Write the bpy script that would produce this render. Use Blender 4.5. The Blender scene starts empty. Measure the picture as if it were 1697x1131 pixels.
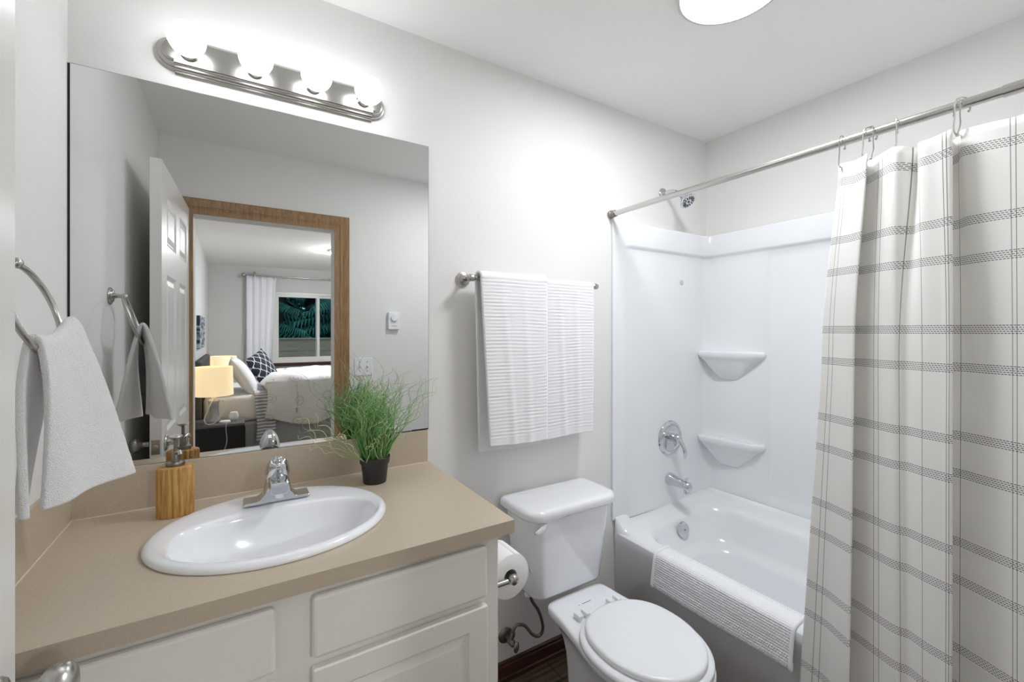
import bpy, bmesh, math, random
from mathutils import Vector, Matrix, noise
random.seed(7)
sc = bpy.context.scene
COL = sc.collection
PI = math.pi

# ------------------------------------------------------------------ camera
cam_d = bpy.data.cameras.new('camera')
cam = bpy.data.objects.new('camera', cam_d); COL.objects.link(cam)
cam.location = (0, -1.5002, 1.3897)
cam.rotation_euler = (PI/2, 0, -0.5587)
cam_d.sensor_width = 36
cam_d.lens = 728.08/1697*36
cam_d.shift_y = -16.5/1697
cam_d.clip_start = 0.01
sc.camera = cam
# ------------------------------------------------------------------ world: dusk sky
w = bpy.data.worlds.new('dusk_sky'); sc.world = w; w.use_nodes = True
bg = w.node_tree.nodes['Background']
bg.inputs['Color'].default_value = (0.42, 0.66, 0.80, 1)
bg.inputs['Strength'].default_value = 1.25
# ------------------------------------------------------------------ exposure, light strengths
sc.view_settings.view_transform = 'Standard'
sc.view_settings.look = 'None'
sc.view_settings.exposure = 0.82
sc.view_settings.gamma = 1
sc.view_settings.use_curve_mapping = False
sc.cycles.use_denoising = True
sc.cycles.max_bounces = 16
sc.cycles.diffuse_bounces = 12
sc.cycles.glossy_bounces = 8
BULB_E = 5.0        # vanity bulbs
DISC_E = 38.0        # bathroom ceiling light
DOME_E = 104.0        # bedroom ceiling light
SHADE_E = 0.5       # bedside lamp shades

# ------------------------------------------------------------------ room dimensions
XL, XR, YF, H = -0.355, 2.212, -1.48, 2.44
BYF = -6.79          # bedroom window wall
BXL, BXR = -0.375, 3.2

# ------------------------------------------------------------------ materials
def lin(c):
    return tuple(((v/255)/12.92 if v/255 <= 0.04045 else ((v/255+0.055)/1.055)**2.4) for v in c) + (1.0,)
class G:
    """small node-graph helper"""
    def __init__(s, m): s.t = m.node_tree; s.n = s.t.nodes; s.l = s.t.links
    def new(s, kind, **kw):
        n = s.n.new(kind)
        for k, v in kw.items(): setattr(n, k, v)
        return n
    def put(s, sock, v):
        if hasattr(v, 'is_output'): s.l.new(v, sock)
        else: sock.default_value = v
    def math(s, op, a, b=0.0, c=None):
        n = s.new('ShaderNodeMath', operation=op)
        s.put(n.inputs[0], a); s.put(n.inputs[1], b)
        if c is not None: s.put(n.inputs[2], c)
        return n.outputs[0]
    def mix(s, f, a, b):
        n = s.new('ShaderNodeMix', data_type='RGBA')
        s.put(n.inputs[0], f); s.put(n.inputs[6], a); s.put(n.inputs[7], b)
        return n.outputs[2]
def mat(name, col, rough=0.5, metal=0.0, coat=0.0, bump=None, vary=None, spec=0.5, emit=None, trans=0.0, sheen=0.0):
    m = bpy.data.materials.new(name); m.use_nodes = True
    g = G(m); b = g.n['Principled BSDF']
    c = lin(col)
    b.inputs['Base Color'].default_value = c
    b.inputs['Roughness'].default_value = rough
    b.inputs['Metallic'].default_value = metal
    b.inputs['Coat Weight'].default_value = coat
    b.inputs['Coat Roughness'].default_value = 0.06
    b.inputs['Specular IOR Level'].default_value = spec
    b.inputs['Transmission Weight'].default_value = trans
    b.inputs['Sheen Weight'].default_value = sheen
    co = g.new('ShaderNodeTexCoord')
    if emit:
        b.inputs['Emission Color'].default_value = lin(emit[0]); b.inputs['Emission Strength'].default_value = emit[1]
    if vary:                                   # (scale, second colour, stretch xyz)
        mp = g.new('ShaderNodeMapping'); g.l.new(co.outputs['Object'], mp.inputs[0])
        mp.inputs['Scale'].default_value = vary[2]
        nz = g.new('ShaderNodeTexNoise'); nz.inputs['Scale'].default_value = vary[0]; nz.inputs['Detail'].default_value = 6
        g.l.new(mp.outputs[0], nz.inputs['Vector'])
        rp = g.new('ShaderNodeValToRGB'); rp.color_ramp.elements[0].position = 0.35; rp.color_ramp.elements[1].position = 0.68
        rp.color_ramp.elements[0].color = c; rp.color_ramp.elements[1].color = lin(vary[1])
        g.l.new(nz.outputs[0], rp.inputs[0]); g.l.new(rp.outputs[0], b.inputs['Base Color'])
    if bump:                                   # (scale, strength, distance)
        nz = g.new('ShaderNodeTexNoise'); nz.inputs['Scale'].default_value = bump[0]; nz.inputs['Detail'].default_value = 3
        g.l.new(co.outputs['Object'], nz.inputs['Vector'])
        bp = g.new('ShaderNodeBump'); bp.inputs['Strength'].default_value = bump[1]; bp.inputs['Distance'].default_value = bump[2]
        g.l.new(nz.outputs[0], bp.inputs['Height']); g.l.new(bp.outputs[0], b.inputs['Normal'])
    return m
M = {}
M['wall'] = mat('wall_paint', (230, 229, 227), 0.62, bump=(170, 0.25, 0.002))
M['ceil'] = mat('ceiling_paint', (243, 242, 240), 0.8, bump=(120, 0.25, 0.002))
M['bedwall'] = mat('bedroom_wall_paint', (214, 213, 212), 0.7, bump=(150, 0.2, 0.002))
M['white'] = mat('semi_gloss_white_paint', (230, 229, 225), 0.3)
M['cab'] = mat('cabinet_paint', (238, 236, 231), 0.38, bump=(60, 0.05, 0.001))
M['porc'] = mat('white_porcelain', (240, 242, 246), 0.12, coat=0.6)
M['acryl'] = mat('glossy_white_acrylic', (238, 240, 243), 0.16, coat=0.35)
M['plastic'] = mat('white_plastic', (236, 238, 241), 0.3)
M['offplastic'] = mat('pale_grey_plastic', (205, 205, 203), 0.35)
M['lam'] = mat('tan_laminate', (198, 184, 165), 0.36, vary=(420, (186, 171, 151), (1, 1, 1)))
M['caulk'] = mat('pale_caulk', (214, 202, 186), 0.5)
M['chrome'] = mat('polished_chrome', (214, 216, 220), 0.06, 1.0)
M['nickel'] = mat('brushed_nickel', (186, 184, 180), 0.27, 1.0, bump=(300, 0.03, 0.001))
M['rodm'] = mat('satin_steel', (205, 204, 200), 0.24, 1.0)
M['dknickel'] = mat('dark_grey_steel', (142, 137, 130), 0.33, 1.0)
M['black'] = mat('black_plastic', (40, 38, 38), 0.45)
M['dark'] = mat('black_edge', (18, 18, 19), 0.6)
M['mirror'] = mat('mirror_silver', (226, 227, 226), 0.0, 1.0)
M['oak'] = mat('stained_oak', (168, 134, 96), 0.4, vary=(14, (134, 102, 68), (9, 9, 0.6)))
M['oakx'] = mat('stained_oak_across', (140, 106, 70), 0.4, vary=(14, (112, 82, 52), (0.6, 9, 9)))
M['base'] = mat('dark_red_brown_wood', (84, 48, 38), 0.38, vary=(10, (52, 30, 26), (0.7, 8, 14)))
M['soapw'] = mat('honey_wood', (204, 162, 96), 0.5, vary=(26, (168, 120, 62), (7, 7, 0.7)))
M['terry'] = mat('white_terry', (243, 243, 243), 0.95, bump=(520, 0.9, 0.004), sheen=0.25)
M['towelw'] = mat('white_ribbed_cotton', (240, 241, 243), 0.95, bump=(420, 0.5, 0.002), sheen=0.2)
M['matw'] = mat('white_chenille', (242, 243, 246), 0.95, bump=(600, 0.5, 0.002), sheen=0.2)
M['paper'] = mat('tissue_paper', (244, 244, 243), 0.95, bump=(300, 0.2, 0.001))
M['bulb'] = mat('lit_bulb_glass', (255, 255, 255), 0.4, emit=((248, 251, 255), BULB_E))
M['disc'] = mat('lit_diffuser', (255, 255, 255), 0.4, emit=((248, 251, 255), DISC_E))
M['dome'] = mat('lit_dome_glass', (255, 255, 255), 0.4, emit=((248, 251, 255), DOME_E))
M['shade'] = mat('lit_linen_shade', (232, 216, 188), 0.9, emit=((255, 226, 176), SHADE_E), bump=(400, 0.2, 0.001))
M['soil'] = mat('dark_soil', (38, 34, 28), 0.95, bump=(120, 1.0, 0.01))
M['bedw'] = mat('white_cotton_bedding', (230, 230, 230), 0.9, bump=(60, 0.15, 0.004))
M['pillow'] = mat('white_pillow_cotton', (236, 237, 237), 0.9, bump=(18, 0.25, 0.01))
M['grayfab'] = mat('grey_upholstery', (168, 168, 170), 0.9, bump=(300, 0.3, 0.002))
M['headb'] = mat('charcoal_upholstery', (72, 70, 70), 0.9, bump=(300, 0.3, 0.002))
M['blackw'] = mat('black_lacquer', (20, 20, 24), 0.3)
M['greytop'] = mat('grey_lacquer_top', (96, 96, 98), 0.22)
M['lampg'] = mat('grey_mercury_glass', (176, 178, 182), 0.2, 0.6)
M['sheer'] = mat('sheer_white_voile', (240, 242, 246), 0.9, trans=0.0)
M['teal'] = mat('teal_cotton', (112, 140, 148), 0.9)
M['fence'] = mat('brown_fence_boards', (158, 134, 112), 0.85, vary=(6, (132, 110, 92), (0.5, 6, 8)))
M['bark'] = mat('dark_bark', (52, 44, 40), 0.95, vary=(5, (30, 26, 26), (4, 4, 0.6)))
M['leaf'] = mat('dark_conifer_leaf', (62, 118, 106), 0.9, vary=(1.6, (26, 58, 54), (1, 1, 1)), bump=(6, 1.0, 0.1))
M['ground'] = mat('forest_ground', (84, 76, 62), 0.95)
M['carpet'] = mat('beige_carpet', (170, 162, 150), 0.95, bump=(300, 0.6, 0.004))

def glass():
    m = bpy.data.materials.new('window_glass'); m.use_nodes = True
    b = m.node_tree.nodes['Principled BSDF']
    b.inputs['Base Color'].default_value = (0.93, 0.97, 0.96, 1); b.inputs['Roughness'].default_value = 0.0
    b.inputs['Transmission Weight'].default_value = 1.0; b.inputs['IOR'].default_value = 1.02
    return m
M['glass'] = glass()

def floor_mat():
    m = mat('dark_wood_plank_vinyl', (92, 76, 62), 0.4); g = G(m); b = g.n['Principled BSDF']
    co = g.new('ShaderNodeTexCoord')
    br = g.new('ShaderNodeTexBrick'); br.offset = 0.37
    br.inputs['Color1'].default_value = lin((112, 94, 78)); br.inputs['Color2'].default_value = lin((92, 75, 62)); br.inputs['Mortar'].default_value = lin((40, 32, 27))
    br.inputs['Scale'].default_value = 1; br.inputs['Mortar Size'].default_value = 0.002; br.inputs['Brick Width'].default_value = 1.1; br.inputs['Row Height'].default_value = 0.12
    g.l.new(co.outputs['Object'], br.inputs['Vector'])
    mp = g.new('ShaderNodeMapping'); mp.inputs['Scale'].default_value = (1.2, 26, 1); g.l.new(co.outputs['Object'], mp.inputs[0])
    nz = g.new('ShaderNodeTexNoise'); nz.inputs['Scale'].default_value = 3; nz.inputs['Detail'].default_value = 8; g.l.new(mp.outputs[0], nz.inputs['Vector'])
    rp = g.new('ShaderNodeValToRGB'); rp.color_ramp.elements[0].position = 0.4; rp.color_ramp.elements[0].color = (0.42, 0.4, 0.38, 1); rp.color_ramp.elements[1].position = 0.65; rp.color_ramp.elements[1].color = (1.1, 1.1, 1.1, 1)
    g.l.new(nz.outputs[0], rp.inputs[0])
    mx = g.new('ShaderNodeMix', data_type='RGBA', blend_type='MULTIPLY'); mx.inputs[0].default_value = 1
    g.l.new(br.outputs[0], mx.inputs[6]); g.l.new(rp.outputs[0], mx.inputs[7]); g.l.new(mx.outputs[2], b.inputs['Base Color'])
    return m
M['floor'] = floor_mat()

# lines of the shower-curtain weave: metres along the cloth (U) and height (V)
CURT_U = [0.0]
def curtain_mat():
    m = mat('cream_cotton_with_grey_grid', (238, 235, 228), 0.9, sheen=0.15); g = G(m); b = g.n['Principled BSDF']
    uv = g.new('ShaderNodeUVMap'); sp = g.new('ShaderNodeSeparateXYZ'); g.l.new(uv.outputs[0], sp.inputs[0])
    U, V = sp.outputs[0], sp.outputs[1]
    # horizontal bands: two bands of five dashed rows in every 0.259 m
    tot = 0.0
    for off in (0.0, 0.092):
        a = g.math('MODULO', g.math('ADD', V, 10 * 0.259 - 1.6425 + off), 0.259)
        r = g.math('DIVIDE', a, 0.0046)
        row = g.math('FLOOR', r)
        infive = g.math('LESS_THAN', r, 5.0)
        fr = g.math('FRACT', r)
        thin = g.math('LESS_THAN', fr, 0.42)
        dash = g.math('LESS_THAN', g.math('FRACT', g.math('ADD', g.math('DIVIDE', U, 0.0062), g.math('MULTIPLY', row, 0.37))), 0.74)
        band = g.math('MULTIPLY', g.math('MULTIPLY', infive, thin), dash)
        tot = g.math('MAXIMUM', tot, band)
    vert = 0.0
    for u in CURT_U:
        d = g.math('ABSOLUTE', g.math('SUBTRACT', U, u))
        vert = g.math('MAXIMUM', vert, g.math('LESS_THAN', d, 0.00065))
    # slight slub of the weave
    mp = g.new('ShaderNodeMapping'); mp.inputs['Scale'].default_value = (120, 900, 1); g.l.new(uv.outputs[0], mp.inputs[0])
    nz = g.new('ShaderNodeTexNoise'); nz.inputs['Scale'].default_value = 1.0; nz.inputs['Detail'].default_value = 2; g.l.new(mp.outputs[0], nz.inputs['Vector'])
    cloth = g.mix(g.math('MULTIPLY', nz.outputs[0], 0.5), lin((239, 238, 235)), lin((226, 225, 221)))
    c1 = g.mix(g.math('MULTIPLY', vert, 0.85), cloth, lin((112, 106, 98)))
    c2 = g.mix(g.math('MULTIPLY', tot, 0.92), c1, lin((74, 74, 78)))
    g.l.new(c2, b.inputs['Base Color'])
    bp = g.new('ShaderNodeBump'); bp.inputs['Strength'].default_value = 0.25; bp.inputs['Distance'].default_value = 0.001
    g.l.new(nz.outputs[0], bp.inputs['Height']); g.l.new(bp.outputs[0], b.inputs['Normal'])
    return m

def navy_mat():
    m = mat('navy_trellis_print', (34, 40, 56), 0.85); g = G(m); b = g.n['Principled BSDF']
    uv = g.new('ShaderNodeUVMap'); sp = g.new('ShaderNodeSeparateXYZ'); g.l.new(uv.outputs[0], sp.inputs[0])
    a = g.math('MULTIPLY', sp.outputs[0], 2 * PI * 3.6); c = g.math('MULTIPLY', sp.outputs[1], 2 * PI * 3.6)
    f = g.math('ADD', g.math('COSINE', a), g.math('COSINE', c))
    f = g.math('ADD', f, g.math('MULTIPLY', g.math('MULTIPLY', g.math('COSINE', g.math('MULTIPLY', a, 2.0)), -0.25), g.math('COSINE', c)))
    ln = g.math('LESS_THAN', g.math('ABSOLUTE', f), 0.24)
    g.l.new(g.mix(ln, lin((30, 36, 52)), lin((228, 230, 232))), b.inputs['Base Color'])
    return m
M['navy'] = navy_mat()

def stripe_mat():
    m = mat('grey_striped_cotton', (225, 225, 225), 0.9); g = G(m); b = g.n['Principled BSDF']
    uv = g.new('ShaderNodeUVMap'); sp = g.new('ShaderNodeSeparateXYZ'); g.l.new(uv.outputs[0], sp.inputs[0])
    f = g.math('LESS_THAN', g.math('FRACT', g.math('MULTIPLY', sp.outputs[1], 1 / 0.042)), 0.45)
    g.l.new(g.mix(f, lin((222, 223, 224)), lin((142, 145, 152))), b.inputs['Base Color'])
    return m
M['stripe'] = stripe_mat()

def duvet_mat():
    m = mat('white_duvet_with_pale_medallions', (228, 227, 226), 0.9, bump=(30, 0.2, 0.006)); g = G(m); b = g.n['Principled BSDF']
    uv = g.new('ShaderNodeUVMap')
    vo = g.new('ShaderNodeTexVoronoi'); vo.inputs['Scale'].default_value = 3.4; vo.inputs['Randomness'].default_value = 0.15; g.l.new(uv.outputs[0], vo.inputs['Vector'])
    d = vo.outputs['Distance']
    ins = g.math('LESS_THAN', d, 0.3)
    rg = g.math('GREATER_THAN', g.math('SINE', g.math('MULTIPLY', d, 62.0)), 0.1)
    g.l.new(g.mix(g.math('MULTIPLY', g.math('MULTIPLY', ins, rg), 0.55), lin((228, 227, 226)), lin((186, 186, 190))), b.inputs['Base Color'])
    return m
M['duvet'] = duvet_mat()

def art_mat():
    m = mat('abstract_grey_print', (90, 96, 104), 0.5); g = G(m); b = g.n['Principled BSDF']
    co = g.new('ShaderNodeTexCoord'); mp = g.new('ShaderNodeMapping'); mp.inputs['Scale'].default_value = (1, 2, 9); g.l.new(co.outputs['Object'], mp.inputs[0])
    nz = g.new('ShaderNodeTexNoise'); nz.inputs['Scale'].default_value = 3; nz.inputs['Detail'].default_value = 4; g.l.new(mp.outputs[0], nz.inputs['Vector'])
    rp = g.new('ShaderNodeValToRGB'); rp.color_ramp.elements[0].position = 0.44; rp.color_ramp.elements[0].color = lin((30, 36, 46)); rp.color_ramp.elements[1].position = 0.58; rp.color_ramp.elements[1].color = lin((176, 190, 200))
    g.l.new(nz.outputs[0], rp.inputs[0]); g.l.new(rp.outputs[0], b.inputs['Base Color'])
    return m
M['art'] = art_mat()

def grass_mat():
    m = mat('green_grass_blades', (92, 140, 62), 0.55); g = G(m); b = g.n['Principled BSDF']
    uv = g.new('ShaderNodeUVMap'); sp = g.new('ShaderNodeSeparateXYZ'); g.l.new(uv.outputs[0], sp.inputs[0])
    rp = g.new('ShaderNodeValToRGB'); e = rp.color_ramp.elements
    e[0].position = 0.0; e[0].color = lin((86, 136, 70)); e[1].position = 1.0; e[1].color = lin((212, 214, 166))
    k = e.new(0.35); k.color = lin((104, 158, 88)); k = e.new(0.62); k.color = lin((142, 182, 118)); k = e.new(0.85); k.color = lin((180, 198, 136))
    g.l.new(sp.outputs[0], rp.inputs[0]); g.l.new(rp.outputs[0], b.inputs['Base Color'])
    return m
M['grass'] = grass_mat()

# ------------------------------------------------------------------ mesh helpers
WORG = {}
def cat(P, n, closed=False):
    """Catmull-Rom through P, n steps per segment"""
    P = [Vector(p) for p in P]; out = []; N = len(P)
    segs = N if closed else N - 1
    for i in range(segs):
        if closed: a, b, c, d = P[(i-1) % N], P[i], P[(i+1) % N], P[(i+2) % N]
        else: a, b, c, d = P[max(i-1, 0)], P[i], P[i+1], P[min(i+2, N-1)]
        for k in range(n):
            t = k / n
            out.append(0.5 * ((2*b) + (c-a)*t + (2*a-5*b+4*c-d)*t*t + (3*b-a-3*c+d)*t*t*t))
    if not closed: out.append(P[-1])
    return out
def lerp(a, b, t): return a + (b - a) * t
def sstep(t): t = max(0, min(1, t)); return t*t*(3-2*t)
class MB:
    def __init__(s): s.v = []; s.f = []; s.u = {}
    def add(s, vs, fs, us=None):
        o = len(s.v); s.v += [tuple(v) for v in vs]; s.f += [tuple(i+o for i in f) for f in fs]
        if us:
            for i, u in enumerate(us): s.u[o+i] = u
        return s
    def box(s, x0, x1, y0, y1, z0, z1, T=None):
        V = [(x0,y0,z0),(x1,y0,z0),(x1,y1,z0),(x0,y1,z0),(x0,y0,z1),(x1,y0,z1),(x1,y1,z1),(x0,y1,z1)]
        if T: V = [T(v) for v in V]
        return s.add(V, [(0,3,2,1),(4,5,6,7),(0,1,5,4),(1,2,6,5),(2,3,7,6),(3,0,4,7)])
    def rings(s, R, c0=True, c1=True, closed=True):
        n = len(R[0]); V = [p for r in R for p in r]; F = []
        for j in range(len(R)-1):
            for i in range(n if closed else n-1):
                k = (i+1) % n
                F.append((j*n+i, j*n+k, (j+1)*n+k, (j+1)*n+i))
        if c0: F.append(tuple(reversed(range(n))))
        if c1: F.append(tuple((len(R)-1)*n+i for i in range(n)))
        return s.add(V, F)
    def tube(s, P, r, n=10, u=None):
        P = [Vector(p) for p in P]; N = len(P); R = []; us = []
        t0 = (P[1]-P[0]).normalized()
        up = Vector((0,0,1)) if abs(t0.z) < 0.9 else Vector((1,0,0))
        x = t0.cross(up).normalized()
        for i in range(N):
            t = (P[min(i+1,N-1)]-P[max(i-1,0)]).normalized()
            x = (x - t*x.dot(t)).normalized(); y = t.cross(x)
            rr = r[i] if isinstance(r, (list, tuple)) else r
            R.append([P[i] + (x*math.cos(2*PI*k/n) + y*math.sin(2*PI*k/n))*rr for k in range(n)])
            if u: us += [(u[0] + (u[1]-u[0])*i/(N-1), 0)]*n
        o = len(s.v); s.rings(R)
        for i, q in enumerate(us): s.u[o+i] = q
        return s
    def lathe(s, prof, c=(0,0,0), axis=(0,0,1), n=32, sx=1.0, sy=1.0, ref=None):
        a = Vector(axis).normalized(); c = Vector(c)
        x = Vector(ref).normalized() if ref else a.cross(Vector((0,0,1)) if abs(a.z) < 0.9 else Vector((1,0,0))).normalized()
        y = a.cross(x); R = []
        for r, h in prof:
            R.append([c + a*h + (x*math.cos(2*PI*k/n)*sx + y*math.sin(2*PI*k/n)*sy)*max(r, 1e-5) for k in range(n)])
        return s.rings(R)
    def sphere(s, c, r, n=24, m=14, sc3=(1,1,1)):
        R = []
        for j in range(m+1):
            a = -PI/2 + PI*j/m
            R.append([(c[0]+sc3[0]*r*max(math.cos(a),1e-4)*math.cos(2*PI*k/n), c[1]+sc3[1]*r*max(math.cos(a),1e-4)*math.sin(2*PI*k/n), c[2]+sc3[2]*r*math.sin(a)) for k in range(n)])
        return s.rings(R)
    def grid(s, fn, nu, nv, uvf=None):
        V = [fn(i/nu, j/nv) for j in range(nv+1) for i in range(nu+1)]
        F = [(j*(nu+1)+i, j*(nu+1)+i+1, (j+1)*(nu+1)+i+1, (j+1)*(nu+1)+i) for j in range(nv) for i in range(nu)]
        us = [uvf(i/nu, j/nv) for j in range(nv+1) for i in range(nu+1)] if uvf else None
        return s.add(V, F, us)
    def prism(s, outline, fn):
        """outline: list of 2-D points; fn(p, side) gives the 3-D point for side 0/1"""
        return s.rings([[fn(p, 0) for p in outline], [fn(p, 1) for p in outline]])
    def build(s, name, m, parent=None, smooth=True, ang=35, bevel=0, seg=3, sub=0, solid=0, soff=0, org=None, weld=False):
        o3 = Vector(WORG[parent.name]) if parent is not None else Vector(org if org else (0,0,0))
        me = bpy.data.meshes.new(name)
        me.from_pydata([tuple(Vector(v)-o3) for v in s.v], [], s.f)
        if s.u:
            ul = me.uv_layers.new(name='UVMap')
            for lp in me.loops: ul.data[lp.index].uv = s.u.get(lp.vertex_index, (0, 0))
        bm = bmesh.new(); bm.from_mesh(me)
        if weld: bmesh.ops.remove_doubles(bm, verts=bm.verts, dist=1e-5)
        bmesh.ops.recalc_face_normals(bm, faces=bm.faces)
        bm.to_mesh(me); bm.free()
        me.materials.append(M[m] if isinstance(m, str) else m)
        if smooth:
            me.shade_smooth(); me.set_sharp_from_angle(angle=math.radians(ang))
        o = bpy.data.objects.new(name, me); COL.objects.link(o)
        if parent is not None: o.parent = parent
        else: o.location = o3
        WORG[o.name] = o3
        if solid:
            md = o.modifiers.new('thickness', 'SOLIDIFY'); md.thickness = solid; md.offset = soff
        if bevel:
            md = o.modifiers.new('edge', 'BEVEL'); md.width = bevel; md.segments = seg; md.limit_method = 'ANGLE'; md.angle_limit = math.radians(40)
        if sub:
            md = o.modifiers.new('smooth', 'SUBSURF'); md.levels = sub; md.render_levels = sub
        return o
def tag(o, label, category=None, group=None, kind=None):
    o['label'] = label
    if category: o['category'] = category
    if group: o['group'] = group
    if kind: o['kind'] = kind
    return o
def thing(name, loc, label, category, group=None):
    o = bpy.data.objects.new(name, None); COL.objects.link(o); o.location = loc
    o.empty_display_size = 0.05
    WORG[o.name] = Vector(loc)
    return tag(o, label, category, group)
def struct(o, label, category): return tag(o, label, category, None, 'structure')
def B(*a, **k): return MB().box(*a, **k)
def rrect(x0, x1, y0, y1, r, n=8):
    """rounded rectangle, counter-clockwise, 4*(n+1) points"""
    P = []
    rs = r if isinstance(r, (list, tuple)) else (r,)*4
    for (cx, cy, a0, q) in ((x1, y1, 0, 0), (x0, y1, 90, 1), (x0, y0, 180, 2), (x1, y0, 270, 3)):
        rr = rs[q]; sx = -1 if cx == x1 else 1; sy = -1 if cy == y1 else 1
        for k in range(n+1):
            a = math.radians(a0 + 90*k/n)
            P.append((cx + sx*rr + rr*math.cos(a), cy + sy*rr + rr*math.sin(a)))
    return P

# ================================================================== SETTING
struct(B(XL-.12, XR+.12, 0, .12, 0, H).build('wall_back', 'wall', smooth=False), 'off-white wall behind mirror, towel bar and toilet', 'wall')
struct(B(XL-.12, XL, YF, 0, 0, H).build('wall_left', 'wall', smooth=False), 'off-white side wall holding the towel ring', 'wall')
struct(B(XR, XR+.12, YF, 0, 0, H).build('wall_right', 'wall', smooth=False), 'off-white wall above the long side of the tub', 'wall')
struct(B(XL-.12, XR+.12, YF, 0, H, H+.1).build('ceiling', 'ceil', smooth=False), 'flat white bathroom ceiling', 'ceiling')
struct(B(XL-.12, XR+.12, YF, 0, -.1, 0).build('floor', 'floor', smooth=False), 'dark brown wood plank bathroom floor', 'floor')
DX0, DX1, DZ = -.205, .523, 2.033
out = [(-.495, 0), (DX0, 0), (DX0, DZ), (DX1, DZ), (DX1, 0), (3.32, 0), (3.32, H), (-.495, H)]
struct(MB().prism(out, lambda p, s: (p[0], YF if s else YF-.12, p[1])).build('wall_front', 'wall', smooth=False), 'off-white wall with the doorway, seen in the mirror', 'wall')
# door casing: stepped moulded profile, mitred
def casing(x0, x1, z1, y, sgn):
    mb = MB()
    prof = [(0, 0), (0, .012), (.010, .016), (.018, .011), (.030, .012), (.044, .017), (.056, .017), (.062, .012), (.062, 0)]
    def row(pt):   # sweep stations: floor outer, corner, corner, floor
        o, d = pt
        return [(x0-o, y+sgn*d, 0), (x0-o, y+sgn*d, z1+o), (x1+o, y+sgn*d, z1+o), (x1+o, y+sgn*d, 0)]
    rows = [row(p) for p in prof]
    R = [[rows[k][j] for k in range(len(prof))] for j in range(4)]
    mb.rings(R); return mb
struct(casing(-.228, .551, 2.058, YF, 1).build('trim_1', 'oak', smooth=True, ang=25), 'brown oak casing around the bathroom doorway', 'door casing')
jb = [(-.228, 0), (DX0, 0), (DX0, DZ), (DX1, DZ), (DX1, 0), (.551, 0), (.551, 2.058), (-.228, 2.058)]
struct(MB().prism(jb, lambda p, s: (p[0], YF+.0115 if s else YF, p[1])).build('trim_2', 'oak', smooth=False), 'brown oak stop strip inside the doorway casing', 'door casing')
# baseboard with two-step profile
def board(x0, x1, y, z):
    pr = [(0, 0), (-.016, 0), (-.016, .016), (-.012, .020), (-.012, z-.018), (-.009, z-.014), (-.009, z-.004), (-.005, z), (0, z)]
    return MB().rings([[(x0, y+a, b) for a, b in pr], [(x1, y+a, b) for a, b in pr]])
struct(board(.552, 1.496, 0, .078).build('baseboard_back', 'base', smooth=False), 'dark red-brown baseboard behind the toilet', 'baseboard')
# bedroom beyond the doorway
struct(B(BXL-.12, BXL, BYF, YF-.12, 0, H).build('wall_bedroom_left', 'bedwall', smooth=False), 'grey bedroom wall behind the bed headboard', 'wall')
struct(B(BXR, BXR+.12, BYF, YF-.12, 0, H).build('wall_bedroom_right', 'bedwall', smooth=False), 'grey bedroom wall opposite the headboard', 'wall')
WX0, WX1, WZ0, WZ1 = .50, 2.30, .86, 2.05
mb = MB()
o4 = [(BXL-.12, 0), (BXR+.12, 0), (BXR+.12, H), (BXL-.12, H)]; i4 = [(WX0, WZ0), (WX1, WZ0), (WX1, WZ1), (WX0, WZ1)]
V = [(p[0], BYF, p[1]) for p in o4+i4] + [(p[0], BYF-.14, p[1]) for p in o4+i4]; F = []
for k in range(4):
    j = (k+1) % 4
    F += [(k, j, 4+j, 4+k), (8+k, 12+k, 12+j, 8+j), (4+k, 4+j, 12+j, 12+k), (k, 8+k, 8+j, j)]
struct(mb.add(V, F).build('wall_bedroom_window', 'bedwall', smooth=False), 'grey bedroom wall around the window', 'wall')
struct(B(BXL-.12, BXR+.12, BYF, YF-.12, H, H+.1).build('ceiling_bedroom', 'ceil', smooth=False), 'white bedroom ceiling seen through the doorway', 'ceiling')
struct(B(BXL-.12, BXR+.12, BYF, YF, -.1, 0).build('floor_bedroom', 'carpet', smooth=False), 'beige carpet of the bedroom floor', 'floor')
win = thing('window_1', (WX0, BYF, WZ0), 'white sliding window of the bedroom, trees outside', 'window'); win['kind'] = 'structure'
def frame(x0, x1, z0, z1, t, y0, y1):
    o = [(x0, z0), (x1, z0), (x1, z1), (x0, z1)]; i = [(x0+t, z0+t), (x1-t, z0+t), (x1-t, z1-t), (x0+t, z1-t)]
    V = [(p[0], y0, p[1]) for p in o+i] + [(p[0], y1, p[1]) for p in o+i]; F = []
    for k in range(4):
        j = (k+1) % 4
        F += [(k, j, 4+j, 4+k), (8+k, 12+k, 12+j, 8+j), (4+k, 4+j, 12+j, 12+k), (k, 8+k, 8+j, j)]
    return MB().add(V, F)
frame(WX0, WX1, WZ0, WZ1, .045, BYF-.02, BYF-.09).build('window_frame', 'white', win, smooth=False)
for x0, x1, y in ((WX0+.045, 1.222, -.035), (1.165, WX1-.045, -.06)):
    s = frame(x0, x1, WZ0+.045, WZ1-.045, .042, BYF+y, BYF+y-.022).build('window_sash', 'white', win, smooth=False)
    B(x0+.04, x1-.04, BYF+y-.013, BYF+y-.009, WZ0+.085, WZ1-.085).build('glass_pane', 'glass', s, smooth=False)
struct(B(WX0-.03, WX1+.03, BYF-.0, BYF+.05, WZ0-.055, WZ0-.003).build('trim_3', 'base', smooth=False, bevel=.005), 'dark brown wooden sill under the bedroom window', 'window sill')
struct(B(-9, 14, -30, BYF-.14, -.42, -.32).build('ground', 'ground', smooth=False), 'bare forest ground outside the bedroom window', 'ground')

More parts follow.
